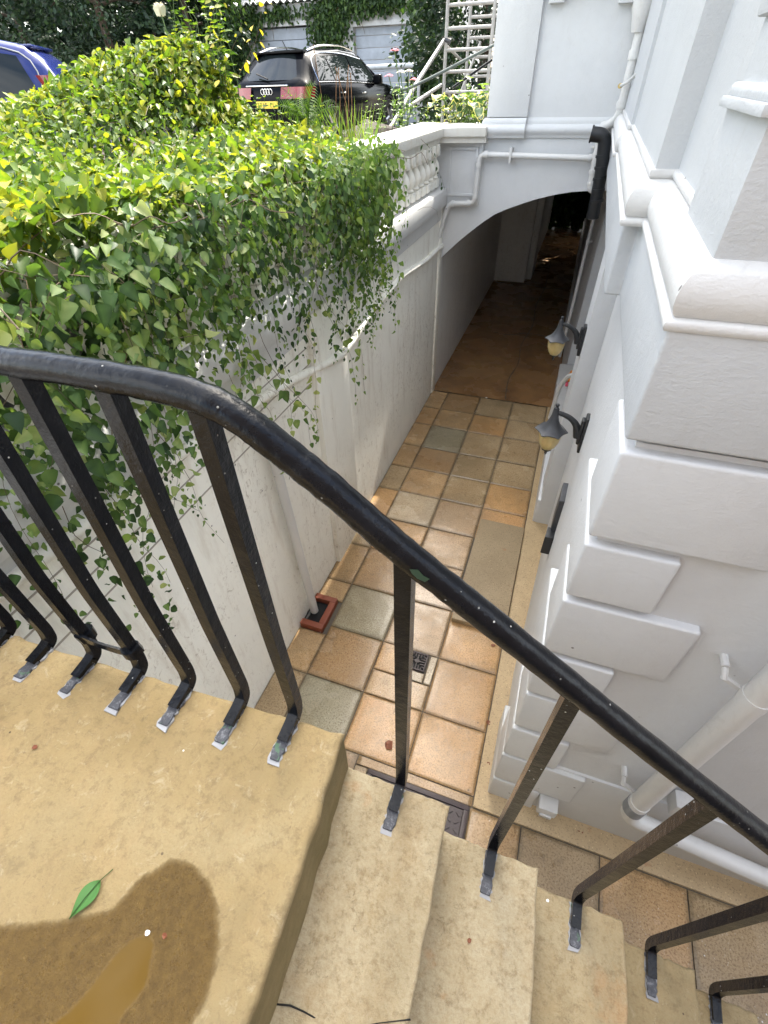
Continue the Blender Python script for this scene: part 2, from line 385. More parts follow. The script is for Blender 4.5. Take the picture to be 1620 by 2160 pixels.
def tag(o, label=None, cat=None, group=None, kind=None):
    if label: o['label'] = label
    if cat: o['category'] = cat
    if group: o['group'] = group
    if kind: o['kind'] = kind
    return o
def thing(name, label, cat, loc=(0, 0, 0), rz=0, group=None):
    o = bpy.data.objects.new(name, None); COL.objects.link(o); o.location = loc; o.rotation_euler = (0, 0, rz)
    o.empty_display_size = .1
    return tag(o, label, cat, group)
def copy_tree(o, parent=None):
    c = o.copy(); COL.objects.link(c); c.parent = parent
    for ch in list(o.children): copy_tree(ch, c)
    return c
def smoothpath(P, n=6):
    P = [Vector(p) for p in P]; out = []
    for i in range(len(P) - 1):
        a = P[max(i - 1, 0)]; b = P[i]; c = P[i + 1]; d = P[min(i + 2, len(P) - 1)]
        for k in range(n):
            t = k / n
            out.append(.5 * ((2 * b) + (c - a) * t + (2 * a - 5 * b + 4 * c - d) * t * t + (3 * b - 3 * c + d - a) * t ** 3))
    return out + [P[-1]]
def bend(P, r=.04, n=5):
    """polyline with rounded corners"""
    P = [Vector(p) for p in P]; out = [P[0]]
    for i in range(1, len(P) - 1):
        a = (P[i - 1] - P[i]).normalized(); b = (P[i + 1] - P[i]).normalized()
        q = min(r, (P[i - 1] - P[i]).length * .48, (P[i + 1] - P[i]).length * .48)
        s = P[i] + a * q; e = P[i] + b * q
        for k in range(n + 1):
            t = k / n; out.append(s.lerp(P[i], t).lerp(P[i].lerp(e, t), t))
    return out + [P[-1]]
def inter(x, xs, ys): return float(np.interp(x, xs, ys))

# ------------------------------------------------------------------ leaves in bulk
LV = {'heart': (np.array([(0, 0, 0), (-.30, .04, .08), (-.40, .28, .13), (-.22, .64, .08), (0, 1.08, -.12), (.22, .64, .08), (.40, .28, .13), (.30, .04, .08), (0, .4, -.03)]),
       [(0, 8, 2, 1), (8, 4, 3, 2), (0, 7, 6, 8), (8, 6, 5, 4)]),
      'oval': (np.array([(0, 0, 0), (-.25, .25, .04), (-.27, .6, .04), (0, 1, -.04), (.27, .6, .04), (.25, .25, .04), (0, .45, -.02)]),
       [(0, 6, 2, 1), (6, 3, 2), (0, 5, 4, 6), (6, 4, 3)]),
      'thin': (np.array([(-.018, 0, 0), (.018, 0, 0), (.016, .5, .04), (0, 1, -.12), (-.016, .5, .04)]), [(0, 1, 2, 4), (4, 2, 3)]),
      'blade': (np.array([(-.06, 0, 0), (.06, 0, 0), (.05, .5, .05), (0, 1, -.05), (-.05, .5, .05)]), [(0, 1, 2, 4), (4, 2, 3)]),
      'tuft': (np.array([(-.5, 0, 0), (.5, 0, 0), (.45, .6, .1), (0, 1, -.1), (-.45, .6, .1), (0, .2, .2)]), [(0, 1, 5), (5, 1, 2, 3), (0, 5, 3, 4)])}
def leaf_shape(ws, ts, fold, curl):
    V = []; F = []
    for t, w in zip(ts, ws): V += [(-w, t - .10 * (w > .3), fold * w - curl * t * t), (0, t, -curl * t * t - .02 * (0 < t < 1)), (w, t - .10 * (w > .3), fold * w - curl * t * t)]
    for i in range(len(ts) - 1):
        for j in (0, 1): F.append((i * 3 + j, i * 3 + j + 1, i * 3 + j + 4, i * 3 + j + 3))
    return np.array(V), F
LV['heart'] = leaf_shape([.02, .30, .41, .36, .23, .09, .004], [0, .06, .28, .5, .74, .92, 1.08], .35, .16)
LV['ovate'] = leaf_shape([.02, .20, .29, .29, .19, .08, .004], [0, .08, .3, .52, .76, .93, 1.05], .30, .14)
def leaves(name, pos, tip, nrm, size, mat, parent=None, shape='heart', rnd=None):
    pos = np.asarray(pos, float); N = len(pos); T, FS = LV[shape]
    tip = np.asarray(tip, float); tip /= np.linalg.norm(tip, axis=1, keepdims=True) + 1e-9
    nrm = np.asarray(nrm, float); nrm = nrm - tip * (nrm * tip).sum(1, keepdims=True); nrm /= np.linalg.norm(nrm, axis=1, keepdims=True) + 1e-9
    sd = np.cross(tip, nrm); size = np.broadcast_to(np.asarray(size, float), (N,))
    cv = RNG.uniform(-.3, 1.2, N)
    V = (pos[:, None] + size[:, None, None] * (sd[:, None] * T[None, :, 0, None] + tip[:, None] * T[None, :, 1, None] + nrm[:, None] * (T[None, :, 2, None] * (1 + cv[:, None, None]))))
    m = len(T); V = V.reshape(-1, 3)
    nl = sum(len(f) for f in FS); fl = np.array([i for f in FS for i in f]); st = np.cumsum([0] + [len(f) for f in FS])[:-1]
    me = bpy.data.meshes.new(name); me.vertices.add(N * m); me.vertices.foreach_set('co', V.ravel())
    me.loops.add(N * nl); me.loops.foreach_set('vertex_index', (np.arange(N)[:, None] * m + fl[None]).ravel().astype(np.int32))
    me.polygons.add(N * len(FS)); me.polygons.foreach_set('loop_start', (np.arange(N)[:, None] * nl + st[None]).ravel().astype(np.int32))
    me.update(calc_edges=True); me.validate()
    a = me.attributes.new('rnd', 'FLOAT', 'POINT'); r = RNG.uniform(0, 1, N) if rnd is None else np.asarray(rnd)
    rv_ = np.repeat(r[:, None], m, 1) + RNG.normal(0, .05, (N, m))
    if shape in ('heart', 'ovate'): rv_ += np.where(np.arange(m) % 3 == 1, .13, -.04)[None]
    a.data.foreach_set('value', np.clip(rv_, 0, 1).ravel().astype(np.float32))
    me.materials.append(mat); me.shade_smooth()
    o = bpy.data.objects.new(name, me); COL.objects.link(o)
    if parent: o.parent = parent
    return o
def rv(n, s=1.0): return RNG.normal(0, s, (n, 3))

def at(px, py, ax, val):
    """world point that the measured photo pixel has on the plane axis=val (used to survey the place)"""
    d = ROT @ Vector((px - 810, 1080 - py, -F)); v = val - (H if ax == 2 else 0)
    p = d * (v / d[ax]); return Vector((p.x, p.y, p.z + H))

# =================================================================== SETTING
g = MB()
for lo, hi in (((-150, -60), (-1.9, 150)), ((-1.9, 24), (150, 150)), ((-1.9, -60), (150, -8))):
    g.add([(lo[0], lo[1], GZ), (hi[0], lo[1], GZ), (hi[0], hi[1], GZ), (lo[0], hi[1], GZ)], [(0, 1, 2, 3)])
tag(g.build('ground', M['gravel'], smooth=0), kind='structure')
tag(MB().add([(-1.9, -8, -.014), (8, -8, -.014), (8, 24, -.014), (-1.9, 24, -.014)], [(0, 1, 2, 3)]).build('passage_floor', M['joint'], smooth=0), kind='structure')
b = bmesh.new(); bmesh.ops.create_grid(b, x_segments=30, y_segments=60, size=.5)
for v in b.verts:
    x = -1.80 - (v.co.x + .5) * 4.2; y = -.5 + (v.co.y + .5) * 8.1
    v.co = (x, y, 2.70 + .06 * math.sin(x * 5 + y * 3) + random.uniform(-.03, .03) + (.12 if y > 6.2 and x > -3 else 0))
me = bpy.data.meshes.new('soil'); b.to_mesh(me); b.free(); me.materials.append(M['soil']); me.shade_smooth()
so2 = bpy.data.objects.new('soil', me); COL.objects.link(so2); tag(so2, kind='structure')
tag(MB().box((-1.84, 6.2, 2.3), (-1.06, 11.5, 2.80)).build('planting_bed', M['soil'], smooth=0), kind='structure')
# brown wet concrete through the archway
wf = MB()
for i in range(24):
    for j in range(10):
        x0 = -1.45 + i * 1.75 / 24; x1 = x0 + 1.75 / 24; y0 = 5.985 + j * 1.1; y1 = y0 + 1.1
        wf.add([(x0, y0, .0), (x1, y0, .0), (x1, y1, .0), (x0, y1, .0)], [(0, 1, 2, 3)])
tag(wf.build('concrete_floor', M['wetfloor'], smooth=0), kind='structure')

sm_ = MB()
for pts in ([(-.42, 6.0), (-.46, 6.6), (-.40, 7.2), (-.44, 7.9), (-.36, 8.8), (-.41, 9.8), (-.35, 11), (-.4, 13)], [(-1.0, 8.3), (-.7, 8.25), (-.4, 8.4), (.15, 8.3)], [(-1.4, 11.0), (-.9, 11.1), (-.3, 10.9), (.15, 11.05)], [(-.7, 13.0), (-.3, 13.5), (.1, 14.3)]):
    q = smoothpath([(x, y, .0008) for x, y in pts], 6); sm_.tube(q, [random.uniform(.004, .011) for _ in q], 5)
tag(sm_.build('floor_seam', M['joint']), kind='structure')
# paving slabs: real sheets with open joints, each with its own colour
OR, TN, BR, GR, PK, PG, DT = (.60, .365, .165), (.52, .345, .175), (.40, .255, .125), (.37, .335, .23), (.55, .39, .24), (.55, .45, .31), (.45, .335, .195)
YB = [.56, 1.046, 1.456, 1.90, 2.355, 2.82, 3.26, 3.71, 4.14, 4.58, 5.08, 5.51, 5.975]
XB = [-1.45, -1.21, -.75, -.30, .148]
TC = {1: [DT, GR, OR, OR], 2: [TN, BR, OR, OR], 3: [TN, GR, PK, OR], 4: [TN, BR, PK, TN], 5: [DT, OR, PK, TN], 6: [OR, PG, PK, OR],  # the pale slab ending this line has wet glare put into its colour
      7: [DT, TN, DT, OR], 8: [TN, BR, DT, DT], 9: [TN, GR, DT, DT], 10: [OR, TN, OR, DT], 11: [TN, BR, DT, DT]}
pv = {'v': [], 'f': [], 'c': [], 'e': []}
def tile(x0, y0, x1, y1, col, z=0.0, gap=.0035, n=6):
    x0 += gap; y0 += gap; x1 -= gap; y1 -= gap; jit = random.uniform(-.0025, .0025); k = 1 + random.uniform(-.09, .09)
    tx, ty = random.uniform(-.003, .003), random.uniform(-.003, .003); b0 = len(pv['v'])
    us = [0, .03, .12, .5, .88, .97, 1]; m = len(us)
    for v in us:
        for u in us:
            e = min(u, 1 - u, v, 1 - v); drop = .006 if e < .01 else (.001 if e < .04 else 0)
            cx = .004 if u == 0 else (-.004 if u == 1 else 0); cy = .004 if v == 0 else (-.004 if v == 1 else 0)
            pv['v'].append((x0 + (x1 - x0) * u, y0 + (y1 - y0) * v, z + jit - drop + tx * (u - .5) + ty * (v - .5)))
            pv['c'].append((*[q * k for q in col], 1)); pv['e'].append(1 - min(1, e / .09))
    for i in range(m - 1):
        for j in range(m - 1):
            a = b0 + i * m + j; pv['f'].append((a, a + 1, a + m + 1, a + m))
    ring = [b0 + j for j in range(m)] + [b0 + i * m + m - 1 for i in range(1, m)] + [b0 + (m - 1) * m + j for j in range(m - 2, -1, -1)] + [b0 + i * m for i in range(m - 2, 0, -1)]
    b1 = len(pv['v'])
    for r in ring: q = pv['v'][r]; pv['v'].append((q[0], q[1], z - .02)); pv['c'].append((*[c * .5 for c in col], 1)); pv['e'].append(1)
    L = len(ring)
    for i in range(L): pv['f'].append((ring[i], b1 + i, b1 + (i + 1) % L, ring[(i + 1) % L]))
for r in range(1, 12):
    for c in range(4):
        x0, x1, y0, y1 = XB[c], XB[c + 1], YB[r], YB[r + 1]
        if r == 2 and c == 2:                          # quarter pieces round the small grating
            tile(x0, y0, x1, y0 + .20, TN); tile(x0, y0 + .2, -.535, y1, OR); tile(-.36, y0 + .2, x1, y1, PG); tile(-.535, y0 + .2, -.36, 1.738, PG)
            continue
        if r in (4, 5) and c == 3: continue            # under the raised slab
        if r == 3 and c == 0: tile(x0, 2.14, x1, y1, TN); continue
        if r == 2 and c == 0: tile(x0, y0, x1, 1.815, TN); continue
        tile(x0, y0, x1, y1, TC[r][c])
tile(-1.45, .5, -.62, 1.046, BR); tile(-.62, .985, .148, 1.046, TN); tile(-.62, .5, -.53, .985, DT); tile(.138, .5, .445, .985, TN)
xr = [.445, .885, 1.335, 1.79, 2.25, 2.7]
for i in range(5): tile(xr[i], .52, xr[i + 1], .985, (DT, TN, DT, BR, TN)[i])
for i in range(5): tile(xr[i] - .1, .05, xr[i + 1] - .1, .515, (TN, BR, DT, TN, BR)[i])
tile(-.28, 2.355, .148, 3.49, DT); tile(-.28, 3.49, .148, 3.705, OR)
me = bpy.data.meshes.new('paving'); me.from_pydata(pv['v'], [], pv['f']); me.materials.append(M['paving'])
a = me.attributes.new('tile', 'FLOAT_COLOR', 'POINT'); a.data.foreach_set('color', np.array(pv['c'], dtype=np.float32).ravel())
a = me.attributes.new('edge', 'FLOAT', 'POINT'); a.data.foreach_set('value', np.array(pv['e'], dtype=np.float32))
o = bpy.data.objects.new('paving', me); COL.objects.link(o); tag(o, kind='structure')
st = MB(); st.prism([(.152, .99), (.152, 5.97), (.45, 5.97), (.45, 1.135), (2.9, 1.135), (2.9, .99)], -.02, .006, .004)
tag(st.build('concrete_strip', M['strip']), kind='structure')

# ------------------------------------------------------------------ staircase
def slab(name, x0, edge, y0, yedge, z, thick, tone, parent, wet=None, deep=None, rr=.013, ragged=.0025, smat=None):
    """stone slab with worn rounded nosing; edge(y) gives its +x edge, yedge(x) its +y edge"""
    us = list(np.linspace(0, .9, 40 if wet else 22)) + list(np.linspace(.91, .985, 8)) + [.9895, .9925, .995, .997, .9985, 1]
    ys = np.concatenate([np.linspace(y0, -.3, 6), np.linspace(-.29, .30, 60 if wet else 44)]); yl = list(ys)
    fr = [.0, .3, .6, .8, .9, .96, 1]
    vs = []; W_, D_, FA = [], [], []; nu = len(us); ylast = yl[-1]; rows = []
    rng = np.random.default_rng(abs(hash(name + str(round(z, 2)))) % 9999)
    e1 = np.interp(np.linspace(0, 1, 400), np.linspace(0, 1, 41), rng.normal(0, ragged, 41)); e2 = np.interp(np.linspace(0, 1, 400), np.linspace(0, 1, 41), rng.normal(0, ragged, 41))
    nv = len(yl) + len(fr) - 1
    for j in range(nv):
        for i, u in enumerate(us):
            ya = yl[j] if j < len(yl) else None
            xe = edge(ya if ya is not None else .33); x = x0 + (xe - x0) * u
            ye = yedge(x) + e2[int(399 * u)]
            y = ya if ya is not None else ylast + (ye - ylast) * fr[j - len(yl) + 1]
            xe = edge(y) + e1[int(399 * min(1, max(0, (y - y0) / (ye - y0))))]; x = x0 + (xe - x0) * u
            d1, d2 = xe - x, ye - y; z_ = 0
            for d in (d1, d2):
                if d < rr: z_ -= rr - math.sqrt(max(0, rr * rr - (rr - d) ** 2))
            zz = z + max(z_, -rr) + .0016 * math.sin(x * 31 + y * 17) + .0012 * math.sin(x * 57 - y * 43)
            vs.append((x, y, zz)); p = (x, y)
            W_.append(wet(p) if wet else 0); D_.append(deep(p) if deep else 0); FA.append(0)
    fs = [(j * nu + i, j * nu + i + 1, (j + 1) * nu + i + 1, (j + 1) * nu + i) for j in range(nv - 1) for i in range(nu - 1)]
    top = len(vs); ring = [(nv - 1) * nu + i for i in range(nu)] + [j * nu + nu - 1 for j in range(nv - 2, -1, -1)]
    prev = ring
    for k, t in enumerate((.12, .5, 1)):
        cur = []
        for r in ring:
            q = vs[r]; cur.append(len(vs)); ins = .0025 * math.sin(q[1] * 19 + t * 5) * t
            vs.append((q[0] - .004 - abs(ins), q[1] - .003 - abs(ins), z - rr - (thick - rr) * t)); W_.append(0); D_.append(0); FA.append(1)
        for i in range(len(ring) - 1): fs.append((prev[i], prev[i + 1], cur[i + 1], cur[i]))
        prev = cur
    me = bpy.data.meshes.new(name); me.from_pydata(vs, [], fs); me.materials.append(smat or M['stone'])
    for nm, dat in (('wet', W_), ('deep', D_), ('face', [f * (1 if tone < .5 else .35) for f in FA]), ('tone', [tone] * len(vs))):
        a = me.attributes.new(nm, 'FLOAT', 'POINT'); a.data.foreach_set('value', np.array(dat, dtype=np.float32))
    bb = bmesh.new(); bb.from_mesh(me); bmesh.ops.recalc_face_normals(bb, faces=bb.faces[:])
    if sum(f.normal.z for f in bb.faces) < 0: bmesh.ops.reverse_faces(bb, faces=bb.faces[:])
    bb.to_mesh(me); bb.free(); me.shade_smooth(); me.set_sharp_from_angle(angle=R(50))
    o = bpy.data.objects.new(name, me); COL.objects.link(o); o.parent = parent; return o
def sdist(poly, p):
    inside = False; dm = 9; n = len(poly)
    for i in range(n):
        a, b_ = poly[i], poly[(i + 1) % n]
        if (a[1] > p[1]) != (b_[1] > p[1]) and p[0] < (b_[0] - a[0]) * (p[1] - a[1]) / (b_[1] - a[1]) + a[0]: inside = not inside
        vx, vy = b_[0] - a[0], b_[1] - a[1]; t = max(0, min(1, ((p[0] - a[0]) * vx + (p[1] - a[1]) * vy) / (vx * vx + vy * vy)))
        dm = min(dm, math.hypot(p[0] - a[0] - t * vx, p[1] - a[1] - t * vy))
    return dm if inside else -dm
WP = [(-1.0, -.19), (-.666, -.123), (-.572, -.083), (-.505, -.047), (-.484, .012), (-.452, .048), (-.415, .058), (-.375, .048), (-.335, .022), (-.303, -.022), (-.287, -.074), (-.294, -.115), (-.34, -.2), (-.5, -.4), (-1.0, -.4)]
DP = [(-.438, -.040), (-.402, -.052), (-.386, -.097), (-.398, -.147), (-.42, -.25), (-.54, -.25), (-.476, -.160), (-.462, -.112)]
stair = thing('stone_staircase', 'worn yellow sandstone landing and steps leading down beside the white house wall', 'staircase', (0, 0, 0))
ZS = [2.246, 2.036, 1.815, 1.648, 1.449, 1.234, 1.03, .83, .63, .43, .22]
lx = lambda y: inter(y, [-1.3, -.08, .106, .36], [-.16, -.212, -.217, -.243])
slab('landing', -1.446, lx, -1.3, lambda x: inter(x, [-1.45, -1.2, -.686, -.243], [.30, .308, .335, .360]), ZS[0], .235, 0, stair,
     lambda p: max(0, min(1, .5 + sdist(WP, p) / .05)), lambda p: max(0, min(1, .5 + sdist(DP, p) / .03)), rr=.014)
tones = [0, .75, .8, .45, .25, .3, .5, .5, .5, .5, .5]
steps = []
for i in range(1, len(ZS)):
    xe = .012 + (i - 1) * .2475
    sk = lambda y, xe=xe: xe - .006 + .012 * max(0, min(1, (.36 - y) / .3))
    steps.append(slab('step', xe - .30, sk, -1.3, lambda x: .362, ZS[i], .23, tones[i], stair, rr=.009, ragged=.0015))
ck = MB()
for pts in ([(556, 2105), (585, 2118), (612, 2121), (640, 2133), (668, 2148), (700, 2162)], [(760, 2166), (800, 2158), (835, 2154), (866, 2150)]):
    ck.tube([Vector(at(*p, 2, ZS[1])) + Vector((0, 0, .0008)) for p in pts], .0013, 5, jit=.5)
ck.build('crack', M['dark'], steps[0])
MB().box((-1.446, -1.3, -.01), (-.30, .27, 2.0)).box((-.3, -1.3, -.01), (2.4, .20, .05)).build('side_wall', M['oldwhite'], stair)
for i in range(1, 9): MB().box((-.3 + (i - 1) * .2475, -1.3, .05), (-.05 + (i - 1) * .2475, .29, ZS[i] - .231)).build('side_wall', M['oldwhite'], stair)

# ------------------------------------------------------------------ railing
rail = thing('iron_railing', 'black painted iron railing with round handrail on the landing and steps', 'railing', (0, 0, 2.25))
def child_at(parent, o): o.parent = parent; o.matrix_parent_inverse = Matrix.Translation(parent.location).inverted(); return o
rp = [(-1.6, .350, 3.035), (-1.25, .36, 3.033), (-.95, .366, 3.031), (-.661, .372, 3.028), (-.578, .373, 3.030), (-.503, .374, 3.030), (-.421, .375, 3.029), (-.352, .375, 3.022), (-.308, .375, 3.004), (-.26, .375, 2.970), (-.205, .375, 2.927),
      (-.117, .375, 2.851), (-.02, .375, 2.776), (.122, .375, 2.666), (.285, .375, 2.540), (.479, .375, 2.395), (.75, .375, 2.19), (1.05, .375, 1.95), (1.35, .375, 1.71), (1.9, .375, 1.29)]
sp_ = smoothpath(rp, 9)
hr = MB(); hr.tube(sp_, [.0192 + random.uniform(-.0006, .0006) for _ in sp_], 22, up=(0, 1, 0), jit=.012)
child_at(rail, hr.build('handrail', M['iron'], smooth=60))
pc = MB(); c0 = Vector((-.0905, .375, 2.830)); nn = Vector((0, -.93, .37)); tt = Vector((.79, 0, -.61)); bb_ = nn.cross(tt)
pc.add([c0 + nn * .0203 + tt * a_ + bb_ * b_ for a_, b_ in ((-.014, -.002), (-.006, .005), (.004, .003), (.013, .005), (.012, -.003), (.002, -.006), (-.008, -.005))], [(0, 1, 2, 3, 4, 5, 6)])
child_at(rail, pc.build('paint_chip', plain('old_green_paint', (.018, .05, .03), .4), smooth=0))
def railz(x): return inter(x, [p[0] for p in rp], [p[2] for p in rp])
posts = [(-1.425, ZS[0]), (-1.293, ZS[0]), (-1.160, ZS[0]), (-1.03, ZS[0]), (-.894, ZS[0]), (-.758, ZS[0]), (-.626, ZS[0]), (-.486, ZS[0]), (-.357, ZS[0])] + [(-.114 + .2475 * i, ZS[i + 1]) for i in range(7)]
for i, (x, z) in enumerate(posts):
    yo = .372 if x > -.7 else .372 - (-.7 - x) * .03
    ed = .36 if x > -.3 else inter(x, [-1.45, -1.2, -.686, -.243], [.30, .308, .335, .360]); yo = ed + .014
    leanx = random.uniform(-.004, .004)
    p = [(x, ed - .055, z + .004), (x, ed - .012, z + .009), (x + leanx * .2, yo - .006, z + .016), (x + leanx * .3, yo, z + .05), (x + leanx * .6, yo, z + .3), (x + leanx, inter(x, [-1.6, -.95, -.421], [.35, .366, .375]), railz(x) - .012)]
    pp = bend(p, .03, 5)
    bmb = MB(); bmb.tube(pp, [.0118] * len(pp), 4, up=(1, 0, 0), sq=True)
    q = bmb.build('baluster', M['iron'], smooth=35)
    md = q.modifiers.new('bevel', 'BEVEL'); md.width = .002; md.segments = 2; md.limit_method = 'ANGLE'
    child_at(rail, q)
    ft = MB(); L0, L1 = ed - .100, ed - .004
    n = 13; ft.cur = 1                                   # ragged white rim first, dark lead on top
    rim = []
    for sgn in (-1, 1):
        for k in range(n):
            t = k / (n - 1); rim.append((x + sgn * (.0140 + random.uniform(-.005, .0035)), L0 + (L1 - L0) * (t if sgn < 0 else 1 - t) - (random.uniform(.0, .006) if (k == 0 and sgn < 0) or (k == n - 1 and sgn > 0) else 0)))
    ft.prism(rim, z - .004, z + .0028)
    ft.cur = 0; rim2 = []
    for sgn in (-1, 1):
        for k in range(n):
            t = k / (n - 1); rim2.append((x + sgn * (.0128 + random.uniform(-.0035, .0025)), L0 + .006 + (L1 - L0 - .006) * (t if sgn < 0 else 1 - t)))
    ft.prism(rim2, z - .003, z + .0062 + random.uniform(0, .001), .0015, 1)
    f = ft.build('lead_foot', [M['lead'], M['flake']], smooth=40); f.parent = q
x0, x1 = posts[4][0], posts[5][0]; z = ZS[0] + .082
tp = MB(); tp.tube([(x0 - .012, .335, z + .012), (x0 + .004, .327, z + .006), ((x0 + x1) / 2, .329, z), (x1 - .005, .336, z - .008), (x1 + .014, .345, z - .006)], [.001] * 5, 4)
tp = MB(); n = 10
pth = [Vector((x0 - .014 + (x1 - x0 + .028) * t, .330 + .012 * t - .006 * math.sin(PI * t), z + .012 - .022 * t)) for t in np.linspace(0, 1, n)]
vs = []
for p_ in pth:
    for dy, dz in ((-.002, -.014), (-.004, .014), (.002, .014), (.004, -.014)): vs.append((p_.x + random.uniform(-.0015, .0015), p_.y + dy, p_.z + dz + random.uniform(-.002, .002)))
fs = [(i * 4 + k, i * 4 + (k + 1) % 4, (i + 1) * 4 + (k + 1) % 4, (i + 1) * 4 + k) for i in range(n - 1) for k in range(4)] + [(3, 2, 1, 0), (n * 4 - 4, n * 4 - 3, n * 4 - 2, n * 4 - 1)]
tp.add(vs, fs)
for x in (x0, x1): tp.tube([(x, .343, z - .012), (x, .343, z + .014)], .0215, 10, jit=.1)
child_at(rail, tp.build('tie_plate', M['iron'], smooth=40))

# ------------------------------------------------------------------ retaining wall on the left
wall = thing('retaining_wall', 'long stained white rendered garden retaining wall on the left of the passage', 'wall', (-1.45, 3, 0))
def W_(mb, name, mat, par=wall, **kw): return child_at(par, mb.build(name, mat, **kw))
wb = MB(); wb.box((-1.9, -8, -.02), (-1.45, 6.0, 2.30)); W_(wb, 'wall_face', M['oldwhite'])
wb = MB(); wb.box((-1.9, 6.0, -.02), (-1.452, 11.2, 2.30)); W_(wb, 'wall_face', M['tunnelwhite'])
for y0, y1 in ((2.56, 3.08), (5.90, 6.05)):
    W_(MB().box((-1.5, y0, -.02), (-1.408 if y0 < 5 else -1.43, y1, 2.24), .012), 'pilaster', M['oldwhite'])
lg = MB(); lg.sweep([(-.12, 2.10), (.012, 2.12), (.014, 2.235), (.05, 2.25), (.055, 2.262), (.055, 2.385), (.045, 2.405), (-.03, 2.425), (-.10, 2.46), (-.2, 2.47)], [(-1.45, -8), (-1.45, 5.965)], side=-1)
W_(lg, 'string_course', M['ledge'], smooth=35)
cr = MB()
for zc in (2.04, 1.93, 1.80): cr.box((-1.452, -2, zc), (-1.446, 2.54, zc + .006))
W_(cr, 'score_line', plain('grey_score', (.34, .31, .26), .7), smooth=0)
cg = [(-1.0, 2.2), (.3, 2.16), (1.0, 2.12), (1.99, 2.0), (2.5, 1.905), (2.98, 1.84), (3.6, 1.88), (4.3, 1.93), (4.65, 1.92), (5.3, 1.86), (6, 1.84), (7, 1.72), (7.6, 1.66), (9, 1.7)]
cb = MB(); cb.tube(smoothpath([(-1.432 if not 2.5 < y < 3.1 else -1.392, y, z) for y, z in cg], 6), .027, 10, jit=.06)
tag(cb.build('painted_conduit', M['oldwhite'], smooth=60), 'sagging painted conduit looping along the stained white wall', 'conduit')

bal = thing('stone_balustrade', 'weathered white stone balustrade under climbing plants on top of the garden wall', 'balustrade', (-1.6, 3, 2.43))
def coping_poly(o): return [(-1.50 + o, -2), (-1.43 + o, 5.80 - o * .6), (-1.02, 5.86 - o), (-1.02, 6.30), (-1.86, 6.55), (-1.88, -2)]
cp = MB(); cp.prism(coping_poly(0), 2.845, 2.925, .014, 3)
cp.prism(coping_poly(-.035), 2.80, 2.845)
W_(cp, 'coping', M['coping'], bal)
W_(MB().box((-1.62, -2, 2.725), (-1.545, 5.55, 2.80)), 'dentil_course', M['oldwhite'], bal)
dn = MB().box((-.06, -.0475, -.0375), (0, .0475, .0375), .006).build('dentil', M['oldwhite']); dn.parent = bal; y = .5
k = 0
while y < 5.80:
    c = dn if k == 0 else dn.copy()
    if k: COL.objects.link(c); c.parent = bal
    c.location = (-1.515 + (y + 2) * .0092 + 1.6, y - 3, 2.7625 - 2.43); y += .168; k += 1

bb = MB(); bb.box((-.052, -.052, .0), (.052, .052, .07), .006)
bb.lathe([(.03, .07), (.045, .075), (.05, .085), (.034, .10), (.052, .13), (.058, .165), (.045, .21), (.028, .235), (.026, .25), (.04, .258), (.04, .268), (.0, .268)], 14)
bb.box((-.05, -.05, .262), (.05, .05, .30), .004)
p0 = bb.build('baluster', M['oldwhite']); p0.parent = bal; first = True
y = .55; k = 0
while y < 5.80:
    c = p0 if k == 0 else p0.copy()
    if k: COL.objects.link(c); c.parent = bal
    c.location = (-1.575 + (y + 2) * .0092 + 1.6, y - 3, .012); y += .168; k += 1
pd = MB(); pd.box((-1.80, 5.972, 2.25), (-1.05, 6.22, 2.80), .008)
for lo, hi in (((-1.40, 5.955, 2.34), (-1.375, 5.975, 2.76)), ((-1.12, 5.955, 2.34), (-1.095, 5.975, 2.76)), ((-1.375, 5.955, 2.34), (-1.12, 5.975, 2.365)), ((-1.375, 5.955, 2.735), (-1.12, 5.975, 2.76))): pd.box(lo, hi, .003)
W_(pd, 'pedestal', M['white'], bal)

# ------------------------------------------------------------------ archway building across the passage
arch = thing('archway_building', 'white rendered wing bridging the passage over a low elliptical archway', 'building', (-.5, 6, 0))
ac = [(946, 529), (968, 509), (991, 490), (1017, 470), (1044, 452), (1070, 441), (1098, 431), (1125, 422), (1152, 415), (1180, 409), (1205, 405), (1228, 403.5), (1248, 403)]
ap = [(-1.55, 1.62), (-1.45, 1.70)] + [(at(*p, 1, 6).x, at(*p, 1, 6).z) for p in ac] + [(.30, 2.425)]
def xz_prism(mb, poly, y0, y1):
    n = len(poly); v = [(x, y0, z) for x, z in poly] + [(x, y1, z) for x, z in poly]
    return mb.add(v, [tuple(range(n)), tuple(range(n, 2 * n))[::-1]] + [(i, (i + 1) % n, n + (i + 1) % n, n + i) for i in range(n)])
fw = MB(); xz_prism(fw, ap + [(.30, 2.84), (-1.10, 2.84), (-1.10, 2.255), (-1.55, 2.255)], 6.0, 6.5); W_(fw, 'arch_wall', M['white'], arch)
fw = MB(); xz_prism(fw, [(x, z + .004) for x, z in ap] + [(.30, 2.84), (-1.55, 2.84)], 6.504, 11.5); W_(fw, 'vault', M['tunnelwhite'], arch)
W_(MB().box((-1.02, 6.0, 2.84), (.36, 11.5, 10.7)), 'upper_wall', M['white'], arch)  # height out of view shaped to keep sun off landing and passage
W_(MB().box((-1.045, 5.955, 2.99), (-.66, 6.3, 10.7), .006), 'pilaster', M['white'], arch)
mo = [(0, 2.83), (.02, 2.835), (.024, 2.85), (.03, 2.86), (.045, 2.875), (.05, 2.895), (.045, 2.915), (.03, 2.93), (.018, 2.938), (.018, 2.955), (.012, 2.97), (0, 2.985)]
ml = MB(); ml.sweep([(o + .045, z) for o, z in mo], [(-1.02, 6.6), (-1.02, 6.0), (-.662, 6.0)], side=-1); ml.sweep(mo, [(-.661, 6.0), (.22, 6.0)], side=-1)
